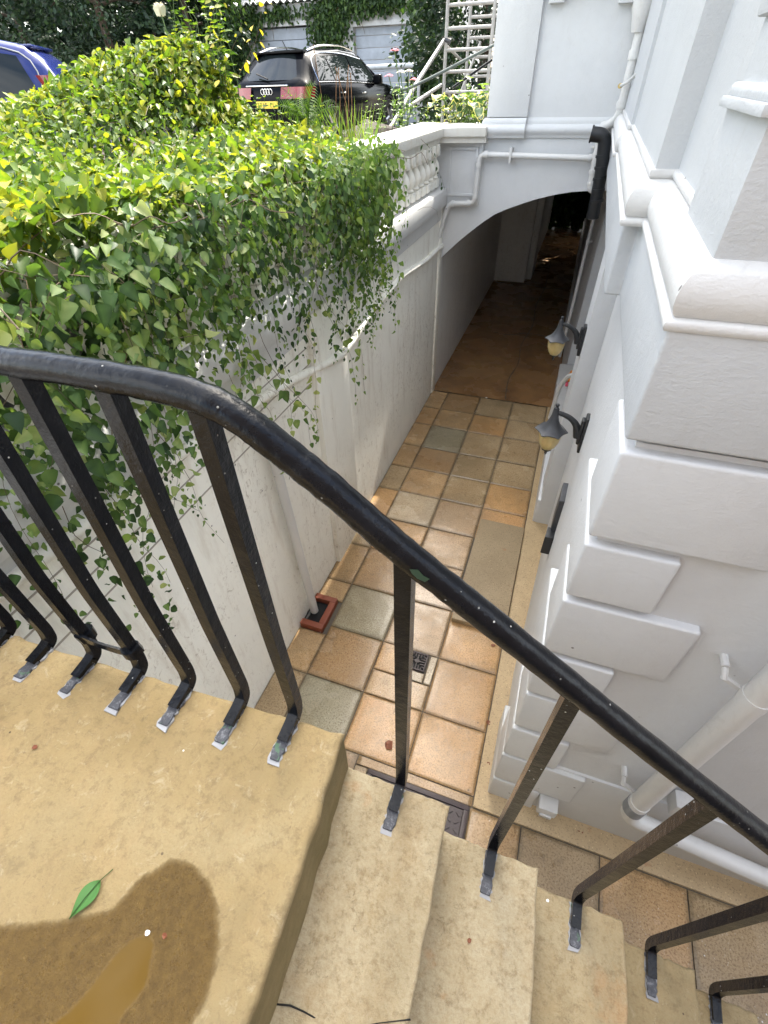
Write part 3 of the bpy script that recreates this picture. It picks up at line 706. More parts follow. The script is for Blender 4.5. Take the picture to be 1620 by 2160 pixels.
W_(ml, 'base_moulding', M['white'], arch, smooth=50)
bk = MB()
for px0, px1 in ((1158, 1190), (1304, 1336)):
    a_, b_ = at(px0, 8, 1, 5.97), at(px1, 8, 1, 5.97); bk.box((a_.x, 5.93, a_.z), (b_.x, 6.02, a_.z + .14), .006)
bk.box((at(1140, 8, 1, 6).x, 5.88, a_.z + .14), (at(1350, 8, 1, 6).x, 6.02, a_.z + .22), .01); W_(bk, 'sill_bracket', M['white'], arch)
W_(MB().box((-1.7, 11.15, -.02), (-.81, 12.2, 3.2)), 'inner_pier', M['tunnelwhite'], arch)
W_(MB().box((-.809, 11.4, -.02), (-.69, 12.3, 3.2)), 'inner_pier', M['tunnelwhite'], arch)
W_(MB().box((-1.02, 11.5, 2.6), (.30, 14.6, 7.0)), 'upper_wall', M['white'], arch)  # unseen block added over the passage to stop sun reaching its floor
W_(MB().box((-1.9, 12.2, -.02), (-.75, 18.8, 2.6)), 'far_wall', M['tunnelwhite'], arch)

# ------------------------------------------------------------------ the house
house = thing('white_house', 'large white stucco house with bold corner quoins and moulded string course', 'house', (1.5, 3, 0))
hw = MB(); hw.prism([(.257, 1.131), (.262, 1.95), (.36, 3.655), (.235, 3.655), (.228, 4.02), (.335, 4.02), (.335, 5.17), (.42, 5.17), (.42, 6.72), (.29, 6.72), (.24, 7.3), (.21, 9), (.2, 16.9), (6, 16.9), (6, 1.131)], -.02, 2.60)
W_(hw, 'lower_wall', M['white'], house)
W_(MB().box((-.75, -3.0, -.02), (6, -1.42, 5.6)), 'unseen_shade_wall', M['shadewall'], house)  # unseen dark wall added behind the camera to shade the facing walls
W_(MB().box((.40, 1.118, -.02), (6, 1.2, .635), .004), 'plinth', M['white'], house)
cz = [(0, .262), (.29, .622), (.65, .955), (.99, 1.305), (1.335, 1.635), (1.662, 1.975), (2.005, 2.25), (2.285, 2.585)]
for i, (z0, z1) in enumerate(cz):
    xe, ye = (.645, 1.38) if i % 2 else (.487, 1.56)
    if i == 7: xe = .68
    j = random.uniform(-.003, .003)
    W_(MB().prism([(.222 + j, 1.096 + j), (xe, 1.096 + j), (xe, 1.20), (.30, 1.20), (.30, ye), (.222 + j, ye)], z0, z1, .011, 3), 'quoin', M['white'], house, smooth=40)
bd = MB(); bd.prism([(.222, 1.096), (.222, 2.17), (.163, 2.17), (.158, 5.99), (.6, 5.99), (.6, 1.30), (6, 1.30), (6, 1.096)], 2.622, 2.905, .009, 3)
W_(bd, 'band_course', M['whitegloss'], house, smooth=40)
mp = [(0, 3.045), (.010, 3.043), (.014, 3.034), (.012, 3.024), (.006, 3.018), (.022, 3.016), (.036, 3.008), (.049, 2.994), (.058, 2.976), (.063, 2.956), (.062, 2.938), (.057, 2.922), (.050, 2.914), (.060, 2.912), (.066, 2.906), (.067, 2.897), (.062, 2.889), (.02, 2.886)]
mm = MB(); mm.sweep(mp, [(6, 1.155), (.277, 1.155), (.277, 2.10), (.207, 2.10), (.207, 4.05), (.187, 4.05), (.187, 5.995)], side=1)
W_(mm, 'string_moulding', M['ledge'], house, smooth=50)
uw = MB(); uw.prism([(.277, 1.155), (.277, 2.10), (.207, 2.10), (.207, 4.05), (.187, 4.05), (.187, 6.2), (6, 6.2), (6, 1.155)], 2.9, 5.4)
uw.box((.19, 6.2, 2.59), (6, 17.5, 10.5))  # unseen mass beyond the arch, extended and raised to block the sun
W_(uw, 'upper_wall', M['whitegloss'], house)
qb = MB(); qb.prism([(.258, 1.135), (.9, 1.135), (.9, 1.3), (.4, 1.3), (.4, 1.56), (.258, 1.56)], 3.0, 3.225, .006)
qb.prism([(.238, 1.113), (.9, 1.113), (.9, 1.3), (.4, 1.3), (.4, 1.53), (.238, 1.53)], 3.222, 3.240, .005)
qb.prism([(.247, 1.123), (.9, 1.123), (.9, 1.3), (.4, 1.3), (.4, 1.515), (.247, 1.515)], 3.236, 3.262, .012, 3)
qb.prism([(.262, 1.14), (.9, 1.14), (.9, 1.3), (.4, 1.3), (.4, 1.50), (.262, 1.50)], 3.25, 3.36, .006)
qb.prism([(.248, 1.125), (.9, 1.125), (.9, 1.3), (.4, 1.3), (.4, 1.52), (.248, 1.52)], 3.355, 5.1, .008)
W_(qb, 'corner_pilaster', M['whitegloss'], house, smooth=40)
W_(MB().box((.207, 3.66, -.01), (.40, 5.16, .285), .012), 'plinth', M['white'], house)
W_(MB().box((.195, 5.17, .20), (.42, 6.70, .30), .012).box((.20, 5.17, -.01), (.24, 6.70, .2), .004), 'window_sill', M['ledge'], house)
wd = MB(); wd.box((.39, 5.2, .3), (.43, 5.28, 2.2)); wd.box((.39, 6.62, .3), (.43, 6.70, 2.2)); wd.box((.39, 5.28, .3), (.43, 6.62, .38)); wd.box((.39, 5.28, 1.2), (.43, 6.62, 1.26))
wf_ = W_(wd, 'window_frame', M['pipe'], house)
gl = MB().box((.405, 5.28, .38), (.411, 6.62, 2.2)).build('pane', M['winglass'], smooth=0); gl.parent = wf_; gl.matrix_parent_inverse = Matrix.Translation(house.location).inverted() @ Matrix.Identity(4)
gl.matrix_parent_inverse = Matrix.Identity(4)
W_(MB().box((.17, 7.6, -.01), (.21, 16, .35), .01), 'plinth', M['tunnelwhite'], house)

# ------------------------------------------------------------------ pipes on the archway wall
def pipe_thing(name, label, cat, path, r, mat, collars=(), clips=(), group=None, rad=.05, n=14):
    t = thing(name, label, cat, path[0], group=group)
    child_at(t, MB().tube(bend(path, rad), r, n).build('pipe', mat, smooth=60))
    for a, b_, q in collars: child_at(t, MB().tube([a, b_], q, n).build('collar', mat, smooth=50))
    for lo, hi in clips: child_at(t, MB().box(lo, hi, .002).build('clip', mat))
    return t
yy = 5.925; r_ = .026
pipe_thing('waste_pipe', 'white waste pipe stepping across and down the archway wall to the left', 'pipe',
    [(.06, yy, 2.685), (-1.075, yy, 2.705), (-1.082, yy, 2.285), (-1.365, yy, 2.27), (-1.47, yy - .01, 1.90), (-1.50, yy - .02, 1.84), (-1.60, yy - .06, 1.80)], r_, M['pipe'],
    [((-.99, yy, 2.703), (-1.03, yy, 2.704), .033), ((-1.078, yy, 2.64), (-1.078, yy, 2.60), .033), ((-1.083, yy, 2.36), (-1.083, yy, 2.33), .033), ((-1.13, yy, 2.283), (-1.16, yy, 2.282), .033), ((-1.30, yy, 2.272), (-1.33, yy, 2.271), .033), ((-1.445, yy - .008, 1.99), (-1.457, yy - .009, 1.95), .034), ((-.03, yy, 2.687), (.0, yy, 2.686), .033)],
    [((-.775, yy - .034, 2.64), (-.755, 6.0, 2.76))], rad=.06)
pipe_thing('drain_stack', 'short white stack pipe in the corner where the archway meets the house', 'pipe',
    [(.035, yy, 2.90), (.05, yy, 2.44), (.13, yy, 2.425)], .032, M['pipe'], [((.041, yy, 2.73), (.043, yy, 2.65), .04), ((.043, yy, 2.60), (.044, yy, 2.57), .04), ((.0475, yy, 2.50), (.048, yy, 2.48), .039)], [((-.02, yy - .01, 2.76), (.03, 6.0, 2.78))], rad=.04)
pipe_thing('black_hose', 'black ribbed plastic pipe hooked over and hanging in front of the archway', 'pipe',
    [(-.04, 5.66, 2.885), (.075, 5.66, 2.875), (.115, 5.68, 2.60), (.135, 5.70, 2.24)], .056, M['blackplastic'], [((-.05, 5.66, 2.886), (-.035, 5.66, 2.885), .064)] + [((.09 + .011 * k, 5.67, 2.74 - .085 * k), (.092 + .011 * k, 5.67, 2.72 - .085 * k), .059) for k in range(5)], rad=.08, n=18)
pipe_thing('cast_downpipe', 'white cast iron downpipe with hopper head in the inner corner above the moulding', 'pipe',
    [(.155, 5.86, 3.6), (.155, 5.86, 3.0), (.10, 5.9, 2.94), (.03, 5.94, 2.92)], .036, M['pipe'], [((.155, 5.86, 3.42), (.155, 5.86, 3.36), .046), ((.155, 5.86, 3.10), (.155, 5.86, 3.05), .046)], rad=.05)
hp = bpy.data.objects['cast_downpipe']
hm = MB(); hm.prism([(.08, 5.78), (.185, 5.78), (.185, 5.95), (.08, 5.95)], 3.72, 3.80, .006); hm.lathe([(.0, 3.52), (.05, 3.52), (.06, 3.56), (.085, 3.66), (.09, 3.72), (0, 3.72)], 12, (.14, 5.86, 0))
child_at(hp, hm.build('hopper', M['ledge'], smooth=40))
pipe_thing('overflow_stub', 'thin white overflow pipe end with a yellowed tip poking across the inner corner', 'pipe', [(.19, 5.3, 3.27), (.15, 5.62, 3.22), (.105, 5.78, 3.2)], .012, M['pipe'], rad=.05)
child_at(bpy.data.objects['overflow_stub'], MB().tube([(.105, 5.78, 3.2), (.10, 5.765, 3.199)], .018, 12).build('tip', plain('yellowed_tip', (.5, .36, .12), .5)))
pipe_thing('conduit_pipe', 'thin white vertical conduit on the house wall beyond the window recess', 'pipe', [(.175, 6.86, 2.4), (.178, 6.86, .45)], .02, M['pipe'], [((.176, 6.86, 1.80), (.176, 6.86, 1.77), .027)], [((.176, 6.86, 1.775), (.23, 6.875, 1.795))])
pipe_thing('curved_hose', 'bent white plastic hose arching from the wall down to the window sill', 'hose', [(.34, 4.85, 1.0), (.27, 5.0, .95), (.20, 5.12, .75), (.185, 5.16, .31)], .024, M['pipe'], rad=.2)

# ------------------------------------------------------------------ pipes on the return wall
pipe_thing('rain_downpipe', 'thick white rainwater downpipe slanting past the handrail on the quoined wall', 'pipe',
    [(.843, 1.022, 7), (.843, 1.022, .60), (.99, 1.030, .535), (2.8, 1.034, .12)], .041, M['pipe'],
    [((.843, 1.022, 1.845), (.843, 1.022, 1.80), .0435), ((.843, 1.022, .80), (.843, 1.022, .765), .0445)], rad=.07, n=20)
rd = bpy.data.objects['rain_downpipe']
child_at(rd, MB().tube([(.843, 1.022, .765), (.843, 1.022, .69)], .0465, 20).build('grey_collar', M['grey'], smooth=50))
for zb in (1.84, .835):
    k = MB(); k.tube([(.757, 1.132, zb + .02), (.757, 1.085, zb + .02)], .013, 8); k.box((.750, 1.052, zb - .022), (.812, 1.066, zb - .004), .003, Euler((0, .35, -.25)).to_matrix()); k.tube([(.757, 1.088, zb + .018), (.76, 1.058, zb - .008)], .010, 8)
    child_at(rd, k.build('bracket', M['ledge']))
for (x0, x1, z0, z1, lab) in ((.495, .60, .135, .225, 'small white vent cowl low on the quoined wall beside its corner'), (.985, 1.09, .72, .83, 'white box fitting on the wall just right of the downpipe')):
    k = MB(); k.box((x0, 1.04, z0), (x1, 1.12, z1), .008); k.prism([(x0 + .02, 1.03), (x1 - .02, 1.03), (x1 - .02, 1.045), (x0 + .02, 1.045)], z0 - .012, z0 + .02, .003); tag(k.build('wall_vent', M['ledge']), lab, 'vent')

# ------------------------------------------------------------------ drainage and floor fittings
gu = thing('gully_surround', 'red brick gully surround against the foot of the stained white wall', 'drain', (-1.35, 1.97, 0))
gb = MB(); gb.box((-1.44, 1.815, -.015), (-1.245, 1.865, .05), .006); gb.box((-1.44, 2.085, -.015), (-1.245, 2.135, .05), .006); gb.box((-1.295, 1.866, -.015), (-1.243, 2.084, .051), .006)
child_at(gu, gb.build('brick_rim', M['terracotta'])); child_at(gu, MB().box((-1.449, 1.866, -.013), (-1.296, 2.084, -.004)).build('sump', M['dark'], smooth=0))
pipe_thing('wall_drainpipe', 'white plastic drainpipe running down the stained wall into the brick gully', 'pipe', [(-1.395, 1.86, 1.95), (-1.395, 1.90, 1.5), (-1.385, 1.97, .03)], .032, M['pipe'], rad=.1)
gr_ = thing('floor_grating', 'small square iron grating set between paving slabs', 'drain', (-.4475, 1.82, 0))
gm = MB(); x0, x1, y0, y1 = -.522, -.373, 1.745, 1.895
for lo, hi in (((x0, y0), (x1, y0 + .012)), ((x0, y1 - .012), (x1, y1)), ((x0, y0 + .012), (x0 + .012, y1 - .012)), ((x1 - .012, y0 + .012), (x1, y1 - .012))): gm.box((*lo, -.01), (*hi, .006), .0015)
cx, cy = (x0 + x1) / 2, (y0 + y1) / 2
for sx in (-1, 1):
    for k in range(-2, 3):
        a = abs(k) * .021; gm.box((cx + min(sx * (.012 + a * .75), sx * .064), cy + k * .021 - .004, -.008), (cx + max(sx * (.012 + a * .75), sx * .064), cy + k * .021 + .004, .004))
        gm.box((cx + k * .021 - .004, cy + min(sx * (.016 + a * .75), sx * .063), -.008), (cx + k * .021 + .004, cy + max(sx * (.016 + a * .75), sx * .063), .0035))
gm.box((cx - .014, cy - .014, -.008), (cx + .014, cy + .014, .0045))
child_at(gr_, gm.build('grate', M['grate'])); child_at(gr_, MB().box((x0 + .011, y0 + .011, -.0135), (x1 - .011, y1 - .011, -.0095)).build('void', M['dark'], smooth=0))
mh = thing('manhole_cover', 'dark iron manhole cover with raised chevrons half hidden below the second step', 'manhole', (-.2, .8, 0))
mb_ = MB(); x0, x1, y0, y1 = -.525, .133, .50, .985
for lo, hi in (((x0, y0), (x1, y0 + .03)), ((x0, y1 - .03), (x1, y1)), ((x0, y0 + .03), (x0 + .03, y1 - .03)), ((x1 - .03, y0 + .03), (x1, y1 - .03))): mb_.box((*lo, -.01), (*hi, .010), .003)
child_at(mh, mb_.build('frame', M['grate']))
lid = MB(); lid.box((x0 + .033, y0 + .033, -.01), (x1 - .033, y1 - .033, .002))
for i in range(13):
    for j in range(9):
        px_, py_ = x0 + .06 + i * .045, y0 + .06 + j * .045
        lid.box((px_ - .014, py_ - .004, .002), (px_ + .014, py_ + .0045, .010), 0, Euler((0, 0, .7 if (i + j) % 2 else -.7)).to_matrix())
child_at(mh, lid.build('lid', M['grate']))
tag(MB().box((-.283, 2.25, .0), (.146, 3.49, .052), .008).build('raised_slab', M['slab']), 'long gritty brown slab lying raised on the paving against the edging', 'slab')

# ------------------------------------------------------------------ lanterns, plaque, small things on the house
def lantern(label, loc, sc=1, rz=0):
    t = thing('wall_lantern', label, 'lantern', loc, rz, 'wall lanterns beside the basement door'); t.scale = (sc,) * 3
    bp = MB(); bp.prism([(-.0, -.038), (-.022, -.038), (-.022, .038), (0, .038)], -.115, .105, .006); bp.prism([(-.022, -.026), (-.04, -.026), (-.04, .026), (-.022, .026)], -.07, .085, .008)
    bp.build('back_plate', M['lampblack'], t)
    MB().tube(smoothpath([(-.036, 0, -.03), (-.06, 0, .035), (-.10, 0, .075), (-.15, 0, .095), (-.185, 0, .10)], 5), [.027, .026, .025, .024, .022, .020, .019, .018, .017, .016, .0155, .015, .0145, .014, .013, .013, .0125, .012, .012, .012, .012], 10).build('arm', M['lampblack'], t)
    MB().lathe([(.0, .155), (.008, .153), (.012, .145), (.009, .137), (.006, .132), (.013, .125), (.014, .118), (.0, .115)], 12, (-.185, 0, 0)).build('finial', M['lampblack'], t)
    def sc_(j, a, r, z):
        t_ = ((a / (PI / 3)) % 1 - .5) * 2; q = min(1, j / 7) ** 1.5; w = t_ * t_
        return (r * (1 - .17 * q * (1 - w)), z - .006 * q * w)
    MB().lathe([(.016, .122), (.017, .10), (.021, .075), (.029, .05), (.041, .028), (.057, .010), (.076, -.003), (.093, -.010), (.093, -.015), (.07, -.008), (.045, .005)], 48, (-.185, 0, 0), sc_).build('hood', M['lampgrey'], t, smooth=18)
    MB().lathe([(.058, .002), (.062, -.02), (.063, -.05), (.058, -.085), (.045, -.118), (.027, -.142), (.0, -.15)], 24, (-.185, 0, 0)).build('glass_globe', M['amber'], t, smooth=60)
    MB().lathe([(.035, -.134), (.03, -.146), (.014, -.153), (.007, -.166), (.009, -.174), (0, -.19)], 10, (-.185, 0, 0)).build('tip', M['lampblack'], t)
    return t
lantern('nearer black lantern with scalloped hood and amber glass on the house wall', (.297, 2.47, 1.80))
lantern('farther black lantern with scalloped hood by the grey door jamb', (.232, 3.74, 1.82))
pl = thing('wall_plaque', 'dark grey plaque seen edge on low on the white house wall', 'plaque', (.28, 2.4, 1.2))
k = MB(); k.prism([(.252, 2.33), (.291, 2.33), (.302, 2.52), (.263, 2.52)], 1.13, 1.40, .008); child_at(pl, k.build('plate', M['lampgrey']))
k = MB(); k.prism([(.225, 2.26), (.285, 2.26), (.290, 2.36), (.238, 2.36)], 1.00, 1.15, .006); child_at(pl, k.build('box', M['lampblack']))
oj = thing('plastic_toy', 'small orange and pink plastic object on the white window sill', 'toy', (.33, 6.2, .30))
k = MB(); k.box((.32, 6.16, .302), (.38, 6.34, .35), .012); k.box((.33, 6.2, .35), (.365, 6.27, .42), .012); child_at(oj, k.build('body', M['orange']))
child_at(oj, MB().box((.30, 6.02, .302), (.335, 6.09, .345), .012).build('handle', M['pink']))

# =================================================================== CARS
def make_car(name, label, loc, heading, paint, spec):
    """stations: (y from the rear, top z, belt z, half width at belt, half width at top, sill z)"""
    t = thing(name, label, 'car', loc, heading)
    st = spec['st']; NS = []
    ys = [q[0] for q in st]; fine = sorted(set([round(v, 3) for v in np.linspace(ys[0], ys[-1], 46)] + ys))
    def sec(y):
        v = [inter(y, ys, [q[i] for q in st]) for i in range(1, 6)]; return v
    def ring(y):
        top, belt, wb, wt, sill = sec(y); h = top - belt; pts = []
        pts += [(0, sill), (wb * .82, sill), (wb * .97, sill + .12), (wb, sill + (belt - sill) * .55), (wb * .985, belt - .06), (wb * .955, belt)]
        if h > .03: pts += [(wb * .955 + (wt - wb * .955) * .35, belt + h * .38), (wb * .955 + (wt - wb * .955) * .72, belt + h * .74), (wt, belt + h * .90), (wt * .93, belt + h * .965), (wt * .6, belt + h * .99), (0, top)]
        else: pts += [(wb * .94, belt + h * .2), (wb * .9, belt + h * .5), (wb * .8, belt + h * .8), (wb * .6, belt + h), (wb * .3, top), (0, top)]
        return pts
    vs = []; n = 12
    for y in fine:
        pr = ring(y); vs += [(x, y, z) for x, z in pr] + [(-x, y, z) for x, z in pr[-2:0:-1]]
    m = 2 * n - 2; fs = [(i * m + k, i * m + (k + 1) % m, (i + 1) * m + (k + 1) % m, (i + 1) * m + k) for i in range(len(fine) - 1) for k in range(m)]
    fs += [tuple(range(m)), tuple(range((len(fine) - 1) * m, len(fine) * m))[::-1]]
    b = MB().add(vs, fs).build('body', paint, t, smooth=45)
    def side(s, y, f):                                    # point on the flank of the cabin, f 0 belt .. 1 roof
        top, belt, wb, wt, sill = sec(y); h = top - belt
        xs = [0, .38, .74, .9]; q = [wb * .955, wb * .955 + (wt - wb * .955) * .35, wb * .955 + (wt - wb * .955) * .72, wt]
        return Vector((s * (inter(f, xs, q) + .004), y, belt + h * f))
    for s in (-1, 1):
        for (ya, yb, yc, yd) in spec['win']:             # bottom rear, bottom front, top front, top rear
            for grow, mat, nm, off in ((.0, M['carglass'], 'side_window', .004), ):
                g = []; N = 7
                for i in range(N):
                    for j in range(5):
                        f = .10 + .68 * j / 4; u = i / (N - 1); y0 = ya + (yd - ya) * j / 4; y1 = yb + (yc - yb) * j / 4
                        g.append(side(s, y0 + (y1 - y0) * u, f) + Vector((s * off, 0, 0)))
                MB().add(g, [(i * 5 + j, (i + 1) * 5 + j, (i + 1) * 5 + j + 1, i * 5 + j + 1) for i in range(N - 1) for j in range(4)]).build(nm, mat, t, smooth=60)
        pth = [side(s, y, .04) + Vector((s * .006, 0, 0)) for y in np.linspace(spec['win'][0][0] - .05, spec['win'][-1][1] + .02, 14)]
        MB().tube(pth, .008, 6).build('window_trim', M['chrome'], t)
        a = spec['win']; pth = [side(s, a[0][0] - .04, .06), side(s, a[0][3] - .04, .84), side(s, (a[0][3] + a[-1][2]) / 2, .85), side(s, a[-1][2] + .02, .82)]
        MB().tube([p + Vector((s * .006, 0, 0)) for p in smoothpath(pth, 5)], .008, 6).build('window_trim', spec.get('trim', M['chrome']), t)
        if spec.get('rails'):
            MB().tube(smoothpath([(s * sec(y)[3] * .9, y, sec(y)[0] + (.0 if k in (0, 4) else .035)) for k, y in enumerate(np.linspace(*spec['rails'], 5))], 5), .016, 8).build('roof_rail', M['chrome'], t)
        mi = MB(); y = spec['mirror']; p = side(s, y, .16); mi.box((p.x + (s - 1) * .0 - .10 + s * .13, y - .06, p.z - .07), (p.x + .10 + s * .13, y + .08, p.z + .10), .045, seg=3); mi.tube([p, p + Vector((s * .1, 0, .0))], .025, 8)
        mi.build('mirror', paint, t, smooth=50)
        for y in spec['handles']:
            top, belt, wb, wt, sill = sec(y); MB().box((s * (wb * 1.0) - .012, y - .1, belt - .155), (s * (wb * 1.0) + .014, y + .1, belt - .13), .006).build('door_handle', spec.get('handlemat', M['chrome']), t)
        for y in spec['axles']:
            wb = sec(y)[2]; r = spec['wr']; w = thing_child(t, 'wheel', (s * (wb - .10), y, r))
            pf = [(r * .62, -.11), (r * .94, -.115), (r, -.08), (r, .08), (r * .94, .115), (r * .62, .11)]
            q = MB().lathe(pf, 32).build('tyre', M['rubber'], w); q.rotation_euler = (0, PI / 2, 0)
            rm = MB(); rm.lathe([(r * .64, .06), (r * .60, .095), (r * .56, .06), (0, .03), ], 32)
            for k in range(5):
                a_ = 2 * PI * k / 5; rm.tube([(.03 * math.cos(a_), .03 * math.sin(a_), .09), (r * .6 * math.cos(a_), r * .6 * math.sin(a_), .085)], .035, 6)
            q = rm.build('rim', M['rim'], w); q.rotation_euler = (0, s * PI / 2, 0)
            ar = MB(); ar.lathe([(r * 1.0, .0), (r * 1.14, .0), (r * 1.14, .012), (r, .012)], 32); q = ar.build('wheel_arch', M['rubber'], t); q.rotation_euler = (0, s * PI / 2, 0); q.location = (s * (wb - .004), y, r + .01)
        tl = spec['tail']; q = MB()                      # tail lamp wraps round the corner
        g = []; N = 9
        for i in range(N):
            u = i / (N - 1)
            for z in np.linspace(0, 1, 4):
                zz = tl[2] + (tl[3] - tl[2]) * z
                if u < .55: x = tl[0] + (tl[1] - tl[0]) * (u / .55); yq = tl[4](zz) - .012 + .04 * (u / .55) ** 3
                else: x = tl[1] + .03 * math.sin((u - .55) / .45 * PI / 2); yq = tl[4](zz) + .028 + (u - .55) / .45 * tl[5]
                g.append((s * x, yq, zz))
        q.add(g, [(i * 4 + k, (i + 1) * 4 + k, (i + 1) * 4 + k + 1, i * 4 + k + 1) for i in range(N - 1) for k in range(3)]).build('tail_light', M['redlens'], t, smooth=60)
    # rear window
    rw = spec['rear']; g = []; N = 9
    for i in range(N):
        u = -1 + 2 * i / (N - 1)
        for j in range(6):
            f = j / 5; z = rw[0] + (rw[1] - rw[0]) * f; y = rw[2] + (rw[3] - rw[2]) * f; w = rw[4] + (rw[5] - rw[4]) * f
            g.append((u * w, y - .03 + .07 * u * u, z))
    MB().add(g, [(i * 6 + j, (i + 1) * 6 + j, (i + 1) * 6 + j + 1, i * 6 + j + 1) for i in range(N - 1) for j in range(5)]).build('rear_window', M['carglass'], t, smooth=60)
    y = rw[3]; MB().box((-rw[5] * 1.02, y - .07, rw[1] + .015), (rw[5] * 1.02, y + .12, rw[1] + .05), .02).build('roof_spoiler', paint, t)
    MB().tube([(-.0, rw[2] - .05, rw[0] + .02), (-.30, rw[2] + .02, rw[0] + .10)], .014, 6).build('rear_wiper', M['rubber'], t)
    pz, py = spec['plate']
    p = MB().box((-.26, py - .012, pz - .055), (.26, py, pz + .055), .006).build('number_plate', M['plate'], t)
    k = MB()
    for i in range(7):
        if i == 4: continue
        k.box((-.215 + i * .06, py - .015, pz - .035), (-.205 + i * .06, py - .0122, pz + .035)); k.box((-.205 + i * .06, py - .015, pz + (.02 if i % 2 else -.035)), (-.185 + i * .06, py - .0122, pz + (.035 if i % 2 else -.02)))
    k.build('lettering', M['plateblack'], p, smooth=0)
    ws = spec['screen']; g = []
    for i in range(7):
        u = -1 + 2 * i / 6
        for j in range(4):
            f = .08 + .84 * j / 3; g.append((u * (ws[4] + (ws[5] - ws[4]) * f), ws[2] + (ws[3] - ws[2]) * f + .012 - .05 * u * u, ws[0] + (ws[1] - ws[0]) * f + .012))
    MB().add(g, [(i * 4 + j, (i + 1) * 4 + j, (i + 1) * 4 + j + 1, i * 4 + j + 1) for i in range(6) for j in range(3)]).build('windscreen', M['carglass'], t, smooth=60)
    return t
def thing_child(parent, name, loc):
    o = bpy.data.objects.new(name, None); COL.objects.link(o); o.parent = parent; o.location = loc; o.empty_display_size = .1; return o
black = make_car('parked_car', 'black estate car parked in front of the grey garage doors', (-6.34, 10.95, 2.27), -R(6), M['carblack'], dict(
    st=[(0, .74, .70, .80, .5, .30), (.04, .93, .80, .86, .6, .26), (.12, 1.02, .97, .90, .7, .24), (.24, 1.10, .985, .915, .70, .22), (.62, 1.44, .99, .93, .62, .2), (.95, 1.50, .985, .935, .63, .2), (1.9, 1.535, .97, .94, .64, .2), (2.6, 1.50, .95, .94, .63, .2), (2.95, 1.40, .945, .935, .64, .2), (3.55, 1.03, .94, .93, .70, .2), (3.75, .975, .93, .925, .6, .2), (4.4, .88, .84, .89, .5, .22), (4.68, .74, .70, .80, .5, .25), (4.74, .5, .48, .7, .4, .3)],
    win=[(.62, 1.22, 1.15, .80), (1.27, 2.12, 2.02, 1.2), (2.18, 3.25, 2.72, 2.08)], mirror=3.02, handles=(1.45, 2.4), axles=(.92, 3.78), wr=.34, rails=(.75, 2.6),
    tail=(.36, .885, .78, .95, lambda z: -.035 + (z - .80) * .40, .34), rear=(1.05, 1.42, .165, .60, .74, .56), plate=(.69, -.018), screen=(1.03, 1.45, 3.55, 2.80, .78, .58)))
em = MB()                                                # four linked ring emblem on the boot lid
for i in range(4):
    em.tube([(-.0945 + i * .063 + .042 * math.cos(a), .012, .885 + .042 * math.sin(a)) for a in np.linspace(0, 2 * PI, 25)], .006, 6, cap=False)
em.build('ring_emblem', M['chrome'], black)
MB().box((-.5, .035, .962), (.5, .10, .982), .008).build('boot_trim', M['chrome'], black)
MB().tube([(0, .9, 1.5), (0, .78, 1.62)], .008, 6).build('aerial', M['rubber'], black)
blue = make_car('parked_car', 'blue people carrier with red and amber rear lamp behind the bushes on the left', (-6.70, 6.75, 2.14), R(126), M['carblue'], dict(
    st=[(0, .72, .68, .80, .5, .30), (.05, .98, .82, .86, .6, .26), (.12, 1.18, .99, .88, .7, .24), (.26, 1.42, 1.02, .895, .68, .22), (.42, 1.55, 1.02, .90, .66, .2), (.8, 1.62, 1.02, .905, .66, .2), (1.8, 1.68, 1.0, .91, .66, .2), (2.6, 1.64, .98, .91, .66, .2), (3.0, 1.52, .97, .91, .66, .2), (3.7, 1.08, .95, .90, .7, .2), (3.95, 1.0, .93, .89, .6, .2), (4.35, .85, .82, .86, .5, .22), (4.55, .6, .56, .75, .4, .3)],
    win=[(.38, .84, .70, .52), (.92, 1.95, 1.82, .78), (2.03, 3.1, 2.72, 1.92)], mirror=3.05, handles=(1.2, 2.25), axles=(.85, 3.55), wr=.33, trim=M['grey'], handlemat=M['chrome'],
    tail=(.76, .87, 1.0, 1.27, lambda z: .06 + (z - .9) * .42, .11), rear=(1.10, 1.50, .17, .40, .66, .58), plate=(.70, .022), screen=(1.05, 1.58, 3.7, 2.90, .76, .6)))
q = MB()
for s in (-1, 1): q.box((s * .875 - .03, .06, .90), (s * .875 + .032, .20, 1.0), .015)
for s in (-1, 1): MB().box((s * .88 - .03, .03, .86), (s * .88 + .034, .22, .97), .02).build('indicator_lens', M['amberlens'], blue)

# =================================================================== GARAGES, RAILS, SCAFFOLD TOWER
gar = thing('garage_block', 'grey white garage block with two boarded doors and a corrugated roof edge', 'garage', (-8, 18, GZ))
G = lambda mb, n, m, **k: child_at(gar, mb.build(n, m, **k))
k = MB(); k.box((-12.5, 18.0, GZ), (-10.62, 23, 4.98)); k.box((-8.52, 18.0, GZ), (-7.28, 23, 4.98)); k.box((-5.30, 18.0, GZ), (-4.3, 23, 4.98)); k.box((-10.62, 18.0, 4.52), (-8.52, 23, 4.98)); k.box((-7.28, 18.0, 4.42), (-5.3, 23, 4.98))
G(k, 'wall', M['garagewall'])
for x0, x1, zt in ((-10.62, -8.52, 4.52), (-7.28, -5.30, 4.42)):
    d = MB(); z = GZ
    while z < zt - .05: d.box((x0 + .03, 18.12, z), (x1 - .03, 18.17, min(zt - .02, z + .245)), .008); z += .255
    G(d, 'garage_door', M['garage'], smooth=20)
    G(MB().box((x0 - .04, 17.96, zt), (x1 + .04, 18.05, zt + .10)).box((x1 - .03, 17.96, GZ), (x1 + .05, 18.06, zt)), 'door_frame', M['garagewall'])
sh = MB(); n = 260; vs = []
